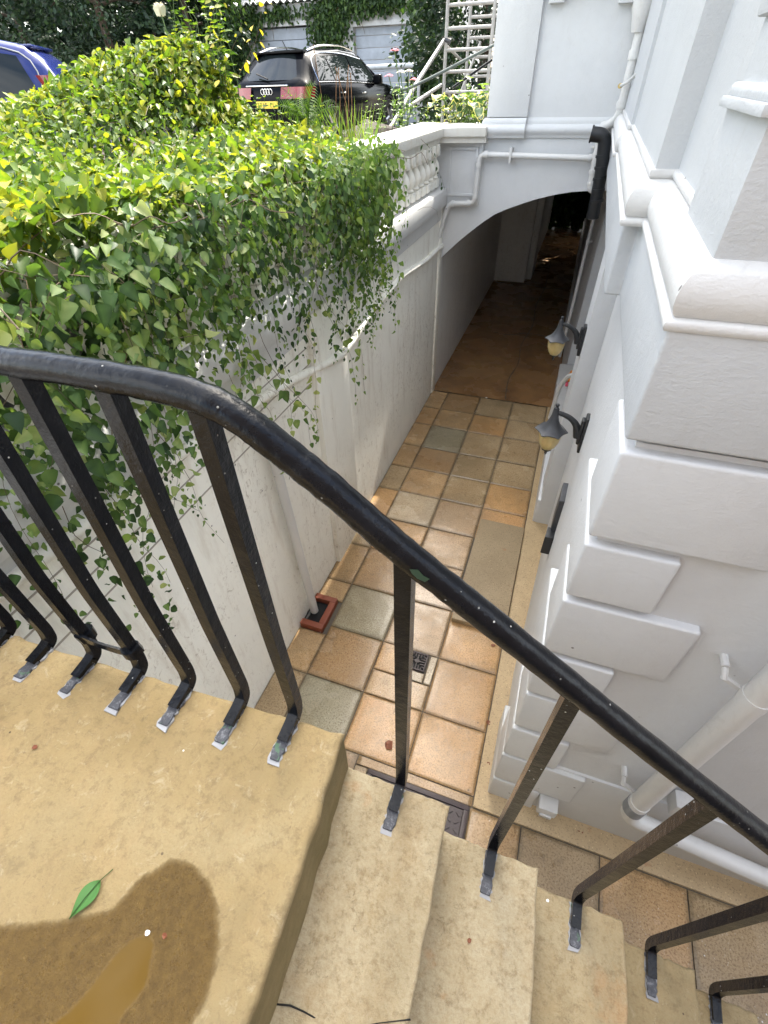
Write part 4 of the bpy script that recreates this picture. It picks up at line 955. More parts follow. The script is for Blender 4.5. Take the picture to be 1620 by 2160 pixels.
for i in range(n):
    x = -12.8 + i * 8.9 / (n - 1); c = .035 * math.sin(i * 2 * PI / 6.5)
    for y, z in ((17.75, 5.0), (23.2, 5.7)): vs += [(x, y, z + c), (x, y, z + c + .012)]
fs = []
for i in range(n - 1): a = i * 4; fs += [(a + 1, a + 5, a + 7, a + 3), (a, a + 2, a + 6, a + 4), (a, a + 4, a + 5, a + 1)]
sh.add(vs, fs); G(sh, 'corrugated_roof', M['sheet'], smooth=60)
p = [at(770, 143, 1, 16), at(884, 137, 1, 16)]
rl = thing('tubular_rail', 'pale grey tubular guard rail standing in front of the right garage door', 'rail', (p[1].x, 16, GZ))
child_at(rl, MB().tube([p[0] + Vector((-1.2, 0, 0)), p[0], p[1]], .055, 10).build('top_rail', M['greyrail'], smooth=60))
for q in (p[0], p[1]): child_at(rl, MB().tube([q, (q.x, q.y, GZ)], .045, 10).build('post', M['greyrail'], smooth=60))
YS = 9.6; sx0, sx1 = at(945, 0, 1, YS).x, at(1045, 0, 1, YS).x
sc = thing('scaffold_tower', 'grubby aluminium scaffold tower frames standing beside the white pier', 'scaffold', (sx0, YS, GZ))
fr = thing_child(sc, 'ladder_frame', (0, 0, 0)); zs = [at(990, v, 1, YS).z for v in (8, 58, 104, 150)]; dz = zs[0] - zs[1]
for x in (sx0, sx1): MB().tube([(x - sx0, 0, 0), (x - sx0, 0, 3.6)], .026, 10).build('upright', M['alum'], fr, smooth=60)
for z in [zs[0] + dz * 3, zs[0] + dz * 2, zs[0] + dz] + zs + [zs[-1] - dz, zs[-1] - 2 * dz, zs[-1] - 3 * dz]: MB().tube([(.0, 0, z - GZ), (sx1 - sx0, 0, z - GZ)], .021, 10).build('rung', M['alum'], fr, smooth=60)
f2 = copy_tree(fr, sc); f2.location = (.10, 1.1, -.06)
for a, b_, nm in (((0, 0, 1.44), (.0, 1.1, 1.30), 'brace'), ((0, 0, .3), (.3, 1.1, 1.5), 'brace'), ((.05, 0, .95), (.15, 1.1, .4), 'brace')): MB().tube([a, b_], .02, 8).build(nm, M['alum'], sc, smooth=60)
pa, pb, pc = at(936, 86, 1, YS), at(885, 165, 1, 8.6), at(816, 282, 1, 7.4)
child_at(sc, MB().tube([pa, pb, pc], .027, 10).build('outrigger', M['alum'], smooth=60))
child_at(sc, MB().tube([at(930, 180, 1, YS), at(852, 232, 1, 8.2)], .024, 10).build('outrigger', M['alum'], smooth=60))
child_at(sc, MB().tube([at(936, 84, 1, YS) + Vector((.02, 0, 0)), at(950, 88, 1, YS)], .034, 8).build('clamp', M['lampgrey']))
p0_, p1_, p2_ = at(843, 184, 1, 7.6), at(872, 182, 1, 7.6), at(1060, 86, 1, 7.9)
gp = thing('garden_handrail', 'thin black garden handrail with a square post beyond the wall coping', 'handrail', (p0_.x, 7.6, GZ))
child_at(gp, MB().tube(smoothpath([p0_ + Vector((-.12, 0, -.06)), p0_ + Vector((-.06, 0, .0)), p0_, p1_, p2_], 5), .016, 8).build('rail', M['cable'], smooth=60))
child_at(gp, MB().box((p0_.x - .005, 7.58, GZ), (p0_.x + .045, 7.63, p0_.z - .005), .004).build('post', M['iron']))
tag(MB().tube([at(1065, 108, 1, 8), at(1010, 146, 1, 7.8), at(955, 185, 1, 7.6)], .014, 8).build('black_cable', M['iron'], smooth=60), 'black cable slanting in front of the scaffold below the thin handrail', 'cable')

# =================================================================== TREES AND PLANTS
def tree(name, label, x, y, z0, h, rx, mat, n=6500, size=.26, cat='tree', group=None, zlo=.02, shape='oval'):
    t = thing(name, label, cat, (x, y, z0), 0, group)
    tk = MB(); tk.tube(smoothpath([(0, 0, -.3), (.05, .02, h * .25), (-.06, .05, h * .55), (.02, 0, h * .9)], 5), [max(.02, .16 * (1 - i / 17)) for i in range(16)], 9)
    for k in range(9):
        a = random.uniform(0, 6.3); zz = h * random.uniform(.15, .8); L = rx * random.uniform(.5, .9)
        tk.tube(smoothpath([(0, 0, zz), (L * .5 * math.cos(a), L * .5 * math.sin(a), zz + .2), (L * math.cos(a), L * math.sin(a), zz - .1)], 4), [.05, .045, .04, .035, .03, .025, .02, .015, .01], 6)
    tk.build('trunk', M['bark'], t)
    nb = max(14, n // 130); bl = []
    for _ in range(nb):
        f = RNG.uniform(zlo, 1) ** .9; w = rx * (1 - .55 * f ** 2.2) * (.75 + .25 * min(1, f * 6)); a = RNG.uniform(0, 2 * PI); q = math.sqrt(RNG.uniform(.25, 1)) * w
        bl.append((q * math.cos(a), q * math.sin(a), f * h, rx * RNG.uniform(.18, .36)))
    P, T, NN = [], [], []
    per = n // nb
    for bx, by, bz, br in bl:
        d = rv(per); d /= np.linalg.norm(d, axis=1, keepdims=True); r = br * RNG.uniform(.35, 1.05, (per, 1)); p = np.array([bx, by, bz]) + d * r * np.array([1, 1, .7])
        P.append(p); out = p - np.array([0, 0, bz - .2]); out[:, 2] *= .3
        T.append(out / (np.linalg.norm(out, axis=1, keepdims=True) + .01) + rv(per, .5) + np.array([0, 0, -.35])); NN.append(d + rv(per, .4) + np.array([0, 0, .6]))
    leaves('crown', np.concatenate(P), np.concatenate(T), np.concatenate(NN), RNG.uniform(size * .6, size * 1.3, per * nb), mat, t, shape)
    return t
for i, (x, y, h, rx, lab) in enumerate(((-14.0, 15.5, 7.5, 2.6, 'dark evergreen tree filling the gap left of the garages'), (-18.5, 13.5, 8, 3.0, 'dark evergreen tree rising straight behind the blue car'), (-24, 13, 8.5, 3.4, 'dark evergreen tree at the far left edge behind the car roof'),
        (-11.9, 16.6, 6.2, 1.5, 'narrow dark evergreen tree touching the left garage corner'), (-21, 19, 10, 3.6, 'tall dark evergreen tree farthest back above the blue car'), (-15.8, 20, 10, 3.4, 'tall dark evergreen tree farthest back beside the garage roof'))):
    tree('evergreen_tree', lab, x, y, GZ, h, rx, M['darktree'], 15000, .13, group='dark evergreen trees behind the parked cars')
n_ = 26000; P_ = np.stack([RNG.uniform(-46, -8, n_), RNG.normal(24, .8, n_), GZ + 10.5 * RNG.random(n_)], 1)
P_[:, 2] = np.minimum(P_[:, 2], GZ + 8.6 + 1.3 * np.sin(P_[:, 0] * .9) + RNG.normal(0, .3, n_))
wd_ = leaves('woodland', P_, rv(n_, .6) + np.array([0, -.3, -.6]), rv(n_, .6) + np.array([0, -1, .5]), RNG.uniform(.35, .7, n_), M['darktree'], None, 'oval')
tag(wd_, 'dark mass of woodland foliage behind the trees and garages', 'woodland', kind='stuff')
tree('evergreen_tree', 'dark evergreen tree standing behind the scaffold tower', -2.6, 13.6, GZ, 5.5, 1.7, M['darktree'], 15000, .10)

tree('shade_tree', 'added dark leafy tree shading the far end of the passage', -.4, 17.6, -.1, 7.0, 2.0, M['darktree'], 9000, .3, 'shrub')  # tall tree kept here to shade the passage end
def cloud(name, label, cat, boxes, mat, n, size, group=None, out=(0, -1, .3), shape='heart', stem=None):
    """leaves hanging on a face: boxes (centre, half sizes) with ragged lower edges"""
    t = thing(name, label, cat, boxes[0][0], 0, group); P = []
    tot = sum(b[1][0] * b[1][2] for b in boxes)
    for c, hs in boxes:
        m = int(n * hs[0] * hs[2] / tot); d = RNG.normal(0, .48, (m, 3)); d = np.clip(d, -1.25, 1.25); P.append(np.array(c) + d * np.array(hs))
    P = np.concatenate(P); N = len(P)
    o = leaves('foliage', P, rv(N, .5) + np.array([0, -.3, -.9]), rv(N, .5) + np.array(out), RNG.uniform(size * .6, size * 1.3, N), mat, None, shape); child_at(t, o)
    sm = MB()
    for k in range(4):
        q = [Vector(P[random.randrange(N)])]
        for _ in range(5): q.append(q[-1] + Vector((random.uniform(-.25, .25), random.uniform(-.03, .03), random.uniform(-.3, .1))))
        sm.tube(q, .006, 4)
    child_at(t, sm.build('stem', M['stem'])); return t
cloud('ivy', 'ragged ivy hanging over the pier between the garage doors', 'ivy', [((-8.0, 17.88, 4.35), (.62, .12, .62)), ((-7.6, 17.85, 4.85), (.9, .12, .3)), ((-6.4, 17.86, 4.86), (1.2, .1, .22))], M['ivy'], 2600, .095)
cloud('ivy', 'thin brown and green creeper trailing along the left garage eaves', 'ivy', [((-9.7, 17.9, 4.78), (1.0, .08, .2)), ((-10.5, 17.85, 4.6), (.35, .1, .5))], M['ivy'], 700, .09)
cloud('ivy', 'thick ivy curtain covering the right end of the garage block', 'ivy', [((-4.7, 17.2, 4.6), (.62, .5, 1.3)), ((-4.4, 16.8, 3.4), (.6, .5, 1.0)), ((-4.2, 17, 5.8), (1.0, .5, .8))], M['ivy'], 8000, .115)
cloud('ivy', 'dark creeper at the left end of the garage beside the trees', 'ivy', [((-11.2, 17.4, 4.3), (.6, .4, 1.4))], M['ivy'], 2800, .11)

cloud('hedge', 'dark green hedge across the end of the passage under the archway', 'hedge', [((-.4, 16.6, 1.0), (.85, .35, .95)), ((-.4, 16.8, 2.6), (.85, .35, .9))], M['ivy'], 5200, .15)
# ---- the climbers over the balustrade
def strand(p, v, L, step=.022, pull=.042, wall=True, wob=.6):
    P = [Vector(p)]; v = Vector(v).normalized(); ph = random.uniform(0, 6.3)
    for i in range(int(L / step)):
        v = (v + Vector((random.gauss(0, wob * .2), random.gauss(0, wob * .2), -pull + random.gauss(0, wob * .1)))).normalized()
        q = P[-1] + v * step
        if wall:
            lim = -1.40 if q.z < 2.80 else (-1.37 if q.z < 2.93 else -9)
            if q.z < 2.44 and q.x < -1.38: lim = -1.375
            if q.z > 3.0: v.z = min(v.z, -.15)
            if q.x > -1.20: v.x = min(v.x, -.05); v.z -= .2
            if q.x < lim: q.x = lim + random.uniform(0, .01); v.x = max(v.x, .02)
        P.append(q)
    return P
def vine(name, label, cat, seeds, mat, size, gap=.034, stems=.5, shape='heart', group=None, bias=0., wall=True, pull=.042, droop=.7):
    t = thing(name, label, cat, seeds[0][0], 0, group); P, T, N, SZ, RN = [], [], [], [], []; sm = MB()
    for p, v, L in seeds:
        s = strand(p, v, L, pull=pull, wall=wall); acc = 0; sg = 1; tone = RNG.normal(.42 + bias, .22)
        if random.random() < stems: sm.tube(s[::3], [max(.0008, .0017 * (1 - i / (len(s) / 3 + 1))) for i in range(len(s[::3]))], 4)
        if len(seeds) <= 13 and sm.v: child_at(t, sm.build('stem', M['stem'], fix=False)); sm = MB()
        g = gap * random.uniform(.8, 1.5)
        for i in range(1, len(s)):
            acc += .022
            if acc < g: continue
            acc = 0; d = (s[i] - s[i - 1]).normalized(); k = 1 if random.random() < .3 else 2
            taper = 1 - .45 * (i / len(s)) ** 2
            for _ in range(k):
                sg = -sg; sidev = Vector((random.gauss(0, .7), random.gauss(0, .9), random.gauss(0, .3))) + d.cross(Vector((1, 0, .2))) * sg
                tp_ = (sidev.normalized() * .8 + Vector((.15, -.1, -droop)) + d * .3)
                z = size * random.choice((random.uniform(.4, .8), random.uniform(.75, 1.3))) * taper
                P.append(s[i] + sidev.normalized() * z * random.uniform(.2, 1.1)); T.append(tp_); N.append((random.gauss(.6, .55), random.gauss(-.4, .5), random.gauss(.8, .5))); SZ.append(z); RN.append(tone + random.gauss(0, .2))
    o = leaves('foliage', P, T, N, SZ, mat, None, shape, RN); child_at(t, o)
    if sm.v: child_at(t, sm.build('stem', M['stem'], fix=False))
    return t
def seeds(n, yr, lowz, xs=(-1.75, -1.42), zr=(2.84, 2.96), vx=(.05, .35)):
    out = []
    for _ in range(n):
        y = random.uniform(*yr); z = random.uniform(*zr); lo = inter(y, [q[0] for q in lowz], [q[1] for q in lowz])
        L = max(.15, (z - lo) * random.choice((random.uniform(.2, .6), random.uniform(.6, 1.12))) + .2)
        out.append(((random.uniform(*xs), y, z), (random.uniform(*vx), random.uniform(-.5, .15), random.uniform(-.3, .25)), L))
    return out
vine('clematis', 'large leaved clematis trailing thickly down the wall behind the landing railings', 'climber',
     seeds(62, (.6, 1.75), [(.3, 2.2), (.6, 2.2), (.85, 1.95), (1.2, 1.95), (1.5, 2.25), (1.8, 2.35)]) + seeds(16, (.7, 1.45), [(.8, 1.6), (1.35, 1.6)], zr=(2.5, 2.9), xs=(-1.38, -1.34)), M['vine'], .049, .030, .3)
vine('honeysuckle', 'small dark leaved honeysuckle covering the middle of the balustrade', 'climber',
     seeds(84, (1.7, 3.2), [(1.7, 2.35), (2.2, 2.25), (2.8, 2.1), (3.3, 2.15)]), M['vine'], .046, .029, .3, 'ovate', bias=-.05)
vine('creeper', 'bright green creeper spilling lowest down the wall at the right end of the bushes', 'climber',
     seeds(78, (2.85, 3.85), [(2.9, 2.1), (3.2, 1.92), (3.7, 1.9), (4.2, 1.95), (4.4, 2.2)]), M['pale'], .046, .03, .6)
vine('trailing_vine', 'few long bare tendrils with paired heart leaves hanging against the white wall', 'climber',
     [((-1.35, 2.55, 2.5), (.1, -.1, -1), 1.05), ((-1.35, 2.62, 2.5), (.1, -.25, -1), .95), ((-1.35, 2.45, 2.4), (.1, -.35, -1), .75), ((-1.36, 1.95, 2.4), (.1, .0, -1), .95), ((-1.36, 1.85, 2.4), (.1, .1, -1), .8), ((-1.36, 1.75, 2.4), (.1, .2, -1), .95), ((-1.36, 1.9, 2.3), (.1, .3, -1), .8), ((-1.36, 1.65, 2.3), (.1, .1, -1), .75), ((-1.36, 3.0, 2.2), (.1, -.2, -1), .45),
      ((-1.36, .85, 2.3), (.1, .0, -1), .55), ((-1.36, .70, 2.3), (.1, .1, -1), .5), ((-1.36, 1.0, 2.3), (.1, .1, -1), .65), ((-1.36, 1.15, 2.3), (.1, .1, -1), .6)], M['vine'], .05, .06, 1, bias=.15, droop=1.3)

hx = [-9, -6.2, -4.93, -4.15, -3.29, -2.95, -2.8, -2.65, -2.51, -2.33, -1.81, -1.4]; hz = [2.98, 3.02, 3.10, 3.24, 3.42, 3.52, 3.46, 3.20, 3.02, 2.94, 2.88, 2.90]
def hill(x, y): return 2.93 + (inter(x * 4.1 / max(y, 4.1), hx, hz) - 2.93) * math.exp(-((y - 4.1) / 1.15) ** 2) + (.02 if x > -2.2 else .0) + .05 * math.sin(x * 3.1 + y * 1.7) * math.sin(y * 2.9 - x)
def mound(name, label, xr, yr, n, mat, size, bias=0, shape='heart', group=None, depth=.28, keep=None):
    t = thing(name, label, 'climber', ((xr[0] + xr[1]) / 2, (yr[0] + yr[1]) / 2, 2.7), 0, group); P, RN = [], []
    while len(P) < n:
        x, y = random.uniform(*xr), random.uniform(*yr)
        if keep and not keep(x, y): continue
        d = random.expovariate(1 / (depth * .35)); P.append((x, y, hill(x, y) + .05 - min(d, .5) + random.gauss(0, .025))); RN.append(.55 + bias - d * 1.6 + random.gauss(0, .26))  # deeper leaves take darker tones: inner shade put into the colour
    N = len(P); P = np.array(P)
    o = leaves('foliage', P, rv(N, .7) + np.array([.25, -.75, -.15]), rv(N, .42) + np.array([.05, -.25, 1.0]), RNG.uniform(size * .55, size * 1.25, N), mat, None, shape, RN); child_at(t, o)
    sm = MB()
    for _ in range(26):
        x, y = random.uniform(*xr), random.uniform(*yr); q = []; a = random.uniform(0, 6.3)
        for k in range(7): q.append((x, y, hill(x, y) - .02 + random.uniform(-.02, .05))); x += .09 * math.cos(a); y += .09 * math.sin(a); a += random.gauss(0, .35)
        sm.tube(smoothpath(q, 3), .0018, 4)
    child_at(t, sm.build('stem', M['stem'], fix=False)); return t
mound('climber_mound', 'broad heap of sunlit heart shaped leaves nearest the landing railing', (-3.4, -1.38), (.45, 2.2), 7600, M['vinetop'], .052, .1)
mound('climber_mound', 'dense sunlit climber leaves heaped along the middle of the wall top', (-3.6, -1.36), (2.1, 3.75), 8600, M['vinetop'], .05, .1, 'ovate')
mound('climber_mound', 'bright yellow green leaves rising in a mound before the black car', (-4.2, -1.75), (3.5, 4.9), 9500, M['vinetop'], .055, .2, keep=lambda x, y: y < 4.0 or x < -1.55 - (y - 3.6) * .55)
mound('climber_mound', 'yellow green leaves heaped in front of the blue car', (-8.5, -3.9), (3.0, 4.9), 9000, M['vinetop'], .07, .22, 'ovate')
mound('wall_top_climber', 'close carpet of climber leaves hugging the sunlit coping edge', (-1.98, -1.40), (.4, 3.7), 3600, M['vinetop'], .052, .12, depth=.1)
mound('creeper', 'golden leaved creeper at the left edge above the railing', (-2.6, -1.5), (.75, 1.5), 420, M['golden'], .07, 0, 'oval', depth=.05, keep=lambda x, y: (x + 1.95) ** 2 / .2 + (y - 1.12) ** 2 / .06 < 1)
# upright shoots
def shoots(name, label, cat, base, n, hgt, mat, size, spread, shape='oval', lean=.15, gap=.05, stem='gstem', stemr=.0035, group=None):
    t = thing(name, label, cat, base, 0, group); P, T, N, SZ = [], [], [], []; sm = MB()
    for _ in range(n):
        a = random.uniform(0, 6.3); r = spread * math.sqrt(random.random()); b0 = Vector((base[0] + r * math.cos(a), base[1] + r * math.sin(a) * .6, base[2]))
        h = hgt * random.uniform(.6, 1.08); L = Vector((random.gauss(0, lean), random.gauss(0, lean), 1)).normalized()
        pts = [b0 + L * (h * k / 6) + Vector((random.gauss(0, .01), random.gauss(0, .01), 0)) for k in range(7)]
        sm.tube(pts, [stemr * (1.15 - k / 7) for k in range(7)], 5); m = int(h / gap)
        for k in range(1, m + 1):
            u = k / m; q = b0 + L * (h * u); ang = k * 1.57 + random.uniform(-.3, .3)
            for s in (0, PI):
                d = Vector((math.cos(ang + s), math.sin(ang + s), random.uniform(.1, .6))); z = size * (1 - .55 * u) * random.uniform(.7, 1.2)
                P.append(q); T.append(d); N.append((random.gauss(0, .25) - d.x * .4, random.gauss(0, .25) - d.y * .4, 1)); SZ.append(z)
    child_at(t, leaves('foliage', P, T, N, SZ, mat, None, shape)); child_at(t, sm.build('stem', M[stem], fix=False)); return t
shoots('rose_bush', 'tall rambling bush with a pale rose standing above the leaf mound', 'bush', (-2.88, 4.1, 3.2), 20, .62, M['vinetop'], .07, .26, 'heart', .22, .06)
shoots('leafy_shrub', 'low leafy shoots hiding the lower tail of the black car', 'shrub', (-2.56, 4.5, 2.92), 34, .27, M['vinetop'], .06, .40, 'heart', .2, .05)
rr_ = at(337, 18, 1, 4.0); ro = thing('rose_flower', 'cream white rose bloom on top of the rambling bush', 'flower', rr_)
pm = MB()
for k in range(16):
    a = k * 2.4; rad = .010 + .0022 * k; c = rr_ + Vector((math.cos(a) * rad * .6, math.sin(a) * rad * .6, -.0012 * k)); w = .018 + .0012 * k
    t_ = Vector((-math.sin(a), math.cos(a), 0)); o_ = Vector((math.cos(a), math.sin(a), 0))
    pm.add([c - t_ * w * .5 - Vector((0, 0, .02)), c + t_ * w * .5 - Vector((0, 0, .02)), c + t_ * w * .7 + o_ * .012 + Vector((0, 0, .018)), c + o_ * .02 + Vector((0, 0, .034)), c - t_ * w * .7 + o_ * .012 + Vector((0, 0, .018))], [(0, 1, 2, 3, 4)])
child_at(ro, pm.build('petals', M['petal'], smooth=60, fix=False)); child_at(ro, MB().tube([rr_ - Vector((0, 0, .02)), rr_ + Vector((.03, .02, -.32))], .004, 5).build('stem', M['gstem']))
tw = at(470, 60, 1, 3.6); vine('arching_stem', 'arching bare rose stem with drooping leaves above the black car', 'branch', [((-2.45, 3.7, 3.25), (.1, -.1, 1), .42), ((-2.35, 3.7, 3.3), (.45, -.2, .8), .55), ((-2.6, 3.8, 3.4), (.3, -.1, 1), .45)], M['golden'], .06, .07, 1, 'oval', wall=False, pull=.035)
for (px_, py_, yy_, n, h, lab) in ((836, 262, 5.9, 4, .34, 'short upright green seedling nearest the grey scaffold tube'), (806, 268, 5.6, 4, .30, 'short upright green seedling left of the scaffold tube'), (865, 236, 6.3, 4, .36, 'taller leafy seedling just left of the black post'), (775, 272, 5.3, 3, .26, 'low seedling beside the grass tuft')):
    p = at(px_, py_ + 12, 1, yy_); shoots('seedling', lab, 'seedling', (p.x, yy_, p.z), n, h, M['pale'], .045, .07, 'oval', .08, .035, stemr=.003)
for (px_, py_, lab) in ((652, 270, 'green fern with arching fronds before the black car boot'),):
    p = at(px_, py_, 1, 4.35); t = thing('fern', lab, 'fern', p); P, T, N, SZ = [], [], [], []; sm = MB()
    for k in range(9):
        a = random.uniform(-.2, 3.4); L = random.uniform(.20, .36); d = Vector((math.cos(a) * .55, -abs(math.sin(a)) * .25, .9)); s = [p.copy()]; v = d.normalized()
        for i in range(16): v = (v + Vector((math.cos(a) * .05, 0, -.055))).normalized(); s.append(s[-1] + v * L / 16)
        sm.tube(s, .002, 4)
        for i in range(2, 16):
            for sg in (-1, 1): P.append(s[i]); T.append(v.cross(Vector((0, 1, .2))) * sg + v * .5); N.append((random.gauss(0, .2), -.5, .8)); SZ.append(.085 * math.sin(PI * (.12 + .82 * i / 16)))
    child_at(t, leaves('fronds', P, T, N, SZ, M['fern'], None, 'blade')); child_at(t, sm.build('stem', M['gstem'], fix=False))
p = at(745, 300, 1, 4.6); t = thing('grass_tuft', 'tuft of long grass blades and russet stalks beside the coping', 'grass', p); N_ = 55
child_at(t, leaves('blades', np.array(p) + RNG.normal(0, 1, (N_, 3)) * np.array([.10, .08, .02]), rv(N_, .25) + np.array([0, 0, 1]), rv(N_, .5) + np.array([0, -1, .2]), RNG.uniform(.12, .28, N_), M['grass'], None, 'thin'))
sm = MB()
for k in range(7):
    b0 = Vector(p) + Vector((random.uniform(-.26, .10), random.uniform(-.1, .1), 0)); h = random.uniform(.35, .6); sm.tube([b0, b0 + Vector((random.gauss(0, .02), 0, h * .5)), b0 + Vector((random.gauss(0, .04), 0, h))], [.0022, .0016, .003], 5)
child_at(t, sm.build('stalks', M['reedstem'], fix=False))
# hosta and the bush behind it on the bed beyond the coping
t = thing('hosta', 'cream edged variegated hosta beside the white pier', 'plant', (-1.42, 6.62, 2.8)); P, T, N, SZ = [], [], [], []; sm = MB(); me_v, me_f, rim_, rnd_ = [], [], [], []
for k in range(34):
    a = random.uniform(0, 2 * PI); r = random.uniform(.08, .30); b0 = Vector((-1.40 + random.uniform(-.17, .17), 6.62 + random.uniform(-.08, .1), 2.80)); tip0 = b0 + Vector((r * math.cos(a), r * math.sin(a) * .7 - .05, random.uniform(.14, .34))); sm.tube([b0, b0.lerp(tip0, .6) + Vector((0, 0, .05)), tip0], .005, 5)
    d = Vector((math.cos(a), math.sin(a) * .8 - .3, random.uniform(-.5, .3))).normalized(); L = random.uniform(.12, .2); w = L * .34; s_ = d.cross(Vector((0, 0, 1))).normalized(); n_ = s_.cross(d); base = len(me_v); rn = random.random()
    for i in range(9):
        u = i / 8; ww = w * math.sin(PI * min(1, .06 + u * .94)) ** .8 if u < 1 else 0
        for j, f in enumerate((-1, -.72, 0, .72, 1)):
            me_v.append(tip0 + d * L * u + s_ * ww * f + n_ * (abs(f) * ww * .45 - .10 * u * u * L + .012 * math.sin(u * 9 + f * 2))); rim_.append(1 if abs(f) == 1 or u in (0, 1) else (.28 if abs(f) > .5 else 0)); rnd_.append(rn)
    me_f += [(base + i * 5 + j, base + i * 5 + j + 1, base + (i + 1) * 5 + j + 1, base + (i + 1) * 5 + j) for i in range(8) for j in range(4)]
me = bpy.data.meshes.new('foliage'); me.from_pydata([tuple(v) for v in me_v], [], me_f); me.materials.append(M['hosta']); me.shade_smooth()
for nm, dat in (('rim', rim_), ('rnd', rnd_)): a = me.attributes.new(nm, 'FLOAT', 'POINT'); a.data.foreach_set('value', np.array(dat, dtype=np.float32))
o = bpy.data.objects.new('foliage', me); COL.objects.link(o); child_at(t, o); child_at(t, sm.build('stem', M['gstem'], fix=False))
shoots('leafy_shrub', 'light green broad leaved shrub behind the variegated hosta', 'shrub', (-1.42, 7.25, 2.8), 22, .44, M['pale'], .12, .30, 'heart', .2, .07)
shoots('leafy_shrub', 'grey green low shrub left of the variegated hosta', 'shrub', (-1.95, 7.0, 2.75), 14, .30, M['vine'], .07, .18, 'oval', .2, .06)
p = at(832, 106, 1, 6.6); fl_ = thing('flowering_plant', 'lanky plant with dusty pink blooms in front of the garage rail', 'plant', (p.x, 6.6, 2.7)); sm = MB(); fm = MB(); P, T, N, SZ = [], [], [], []
for (px_, py_) in ((832, 106), (820, 160), (872, 168), (845, 152), (862, 150)):
    q = at(px_, py_, 1, 6.6); b0 = Vector((p.x + .12 + random.uniform(-.05, .05), 6.6, 2.7)); sm.tube([b0, b0.lerp(q, .5) + Vector((.02, 0, 0)), q], .005, 5)
    fm = MB()
    for k in range(14):
        a = k * 2.399; rd_ = .006 + .0028 * k; c = q + Vector((math.cos(a) * rd_, math.sin(a) * rd_, .008 - .001 * k)); w = .016
        fm.add([c + Vector((-w, 0, -.006)), c + Vector((0, -w, .0)), c + Vector((w, 0, .006)), c + Vector((0, w, .01))], [(0, 1, 2, 3)])
    child_at(fl_, fm.build('bloom', M['pinkpetal'] if px_ not in (845, 862) else M['petal'], fix=False))
    for k in range(9): u = random.uniform(.15, .75); P.append(b0.lerp(q, u)); T.append((random.gauss(0, 1), random.gauss(0, .6), random.gauss(.3, .4))); N.append((0, -.4, 1)); SZ.append(random.uniform(.05, .09))
child_at(fl_, leaves('foliage', P, T, N, SZ, M['pale'], None, 'oval')); child_at(fl_, sm.build('stem', M['gstem'], fix=False))
vine('ivy_sprig', 'single dark sprig hanging over the dentils near the pedestal', 'sprig', [((-1.42, 4.95, 2.90), (.3, .05, -.6), .42)], M['vine'], .045, .032, 1, 'oval', bias=-.2, pull=.08)
vine('grass_sprig', 'long bent grass blades hanging past the white pipe elbow', 'sprig', [((-1.36, 4.6, 2.45), (.4, .6, .5), .30), ((-1.36, 4.7, 2.42), (.5, .5, .5), .34)], M['grass'], .03, .12, 1, 'blade', pull=.09)

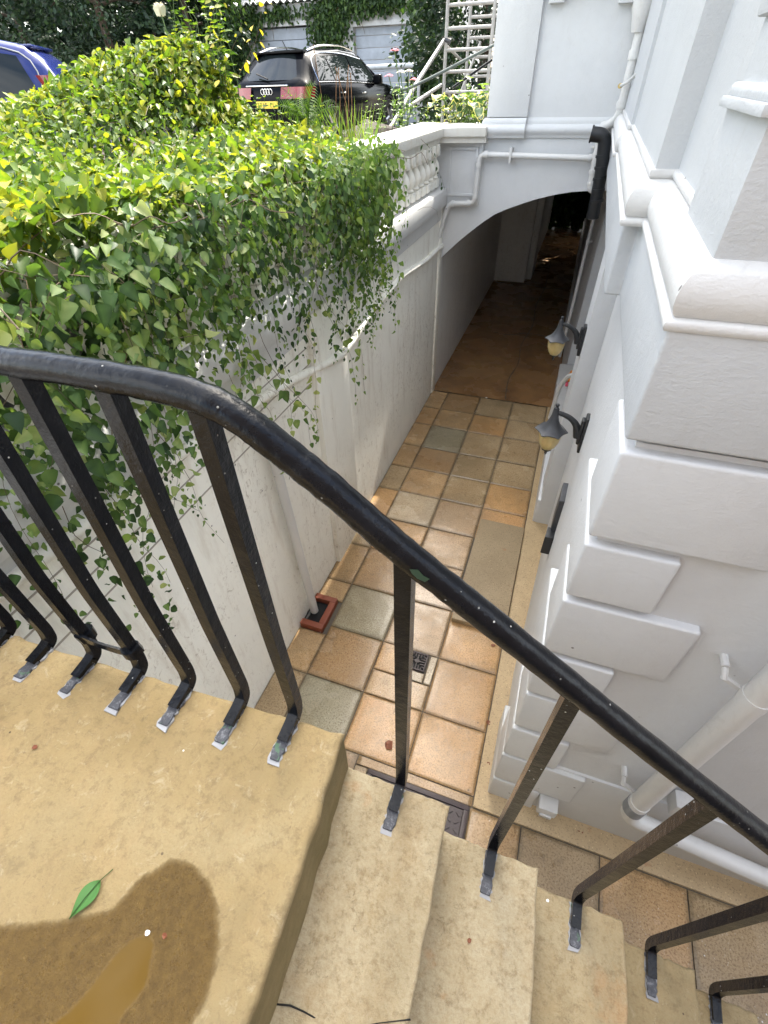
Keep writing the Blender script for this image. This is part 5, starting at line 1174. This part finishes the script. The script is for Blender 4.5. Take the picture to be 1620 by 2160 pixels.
# ---- fallen leaves and flecks
lp, lq = at(150, 1940, 2, ZS[0]), at(216, 1858, 2, ZS[0]); d = lq - lp; L = d.length; s_ = Vector((-d.y, d.x, 0)).normalized(); d.normalize(); lm = MB(); N = 11; vs = []
for i in range(N):
    u = i / (N - 1); w = L * .25 * (math.sin(PI * u ** 1.5) ** .8 if 0 < u < 1 else 0) + .0004
    for f in (-1, -.5, 0, .5, 1): vs.append(lp + d * L * u + s_ * w * f + Vector((0, 0, .004 + .003 * abs(f) + .004 * math.sin(u * 3))))
lm.add(vs, [(i * 5 + j, i * 5 + j + 1, (i + 1) * 5 + j + 1, (i + 1) * 5 + j) for i in range(N - 1) for j in range(4)])
ll = thing('fallen_leaf', 'single green pointed leaf lying at the edge of the wet patch on the landing', 'leaf', lp)
child_at(ll, lm.build('blade', M['fallen'], smooth=60)); child_at(ll, MB().tube([lp + Vector((0, 0, .007)), lp.lerp(lq, .5) + Vector((0, 0, .011)), lq + Vector((0, 0, .007)), lq + d * .02 + Vector((.004, 0, .004))], .0008, 5).build('stalk', M['pale']))
for px_, py_, zz, sz, lab in ((820, 1572, 0, .038, 'largest curled brown leaf, beside the upright baluster'), (1040, 1362, 0, .022, 'small brown leaf below the raised slab'), (1012, 1330, 0, .014, 'tiny brown leaf scrap near the slab corner'), (1030, 1525, 0, .022, 'reddish brown leaf scrap by the concrete edging'), (1030, 1612, 0, .016, 'brown scrap close to the quoin foot'), (1225, 1755, 0, .018, 'dark leaf scrap on the paving below the vent'), (75, 1578, ZS[0], .007, 'dark curled scrap on the dry landing stone'), (348, 1975, ZS[0], .005, 'dark red scrap at the tip of the puddle'), (990, 1985, ZS[2], .006, 'dark fleck on the third tread')):
    c = at(px_, py_, 2, zz); a = random.uniform(0, 6); vs = [c + Vector((0, 0, sz * .25))]
    for k in range(7): q = a + k * 2 * PI / 7; vs.append(c + Vector((math.cos(q) * sz * random.uniform(.6, 1.1), math.sin(q) * sz * random.uniform(.5, .9), sz * random.uniform(.08, .5) + .002)))
    tag(MB().add(vs, [(0, k, k % 7 + 1) for k in range(1, 8)]).build('dry_leaf', M['deadleaf'], fix=False), lab, 'leaf', 'dry leaf scraps on paving and steps')
for px_, py_, zz, sz, lab in ((1155, 1900, ZS[3], .0045, 'round white paint fleck on the fourth tread'), (312, 1968, ZS[0], .005, 'white fleck at the tip of the puddle'), (1267, 1792, 0, .010, 'white fleck on the paving near the downpipe foot'), (1026, 839, 0, .018, 'white fleck at the join of paving and brown floor'), (677, 1331, 0, .014, 'white fleck at the corner of the brick gully')):
    c = at(px_, py_, 2, zz); vs = [c + Vector((0, 0, .003))] + [c + Vector((math.cos(k * .785) * sz * random.uniform(.7, 1.1), math.sin(k * .785) * sz * random.uniform(.6, 1), .0015)) for k in range(8)]
    tag(MB().add(vs, [(0, k, k % 8 + 1) for k in range(1, 9)]).build('paint_fleck', M['whitechip'], fix=False), lab, 'fleck', 'white flecks on the stone')
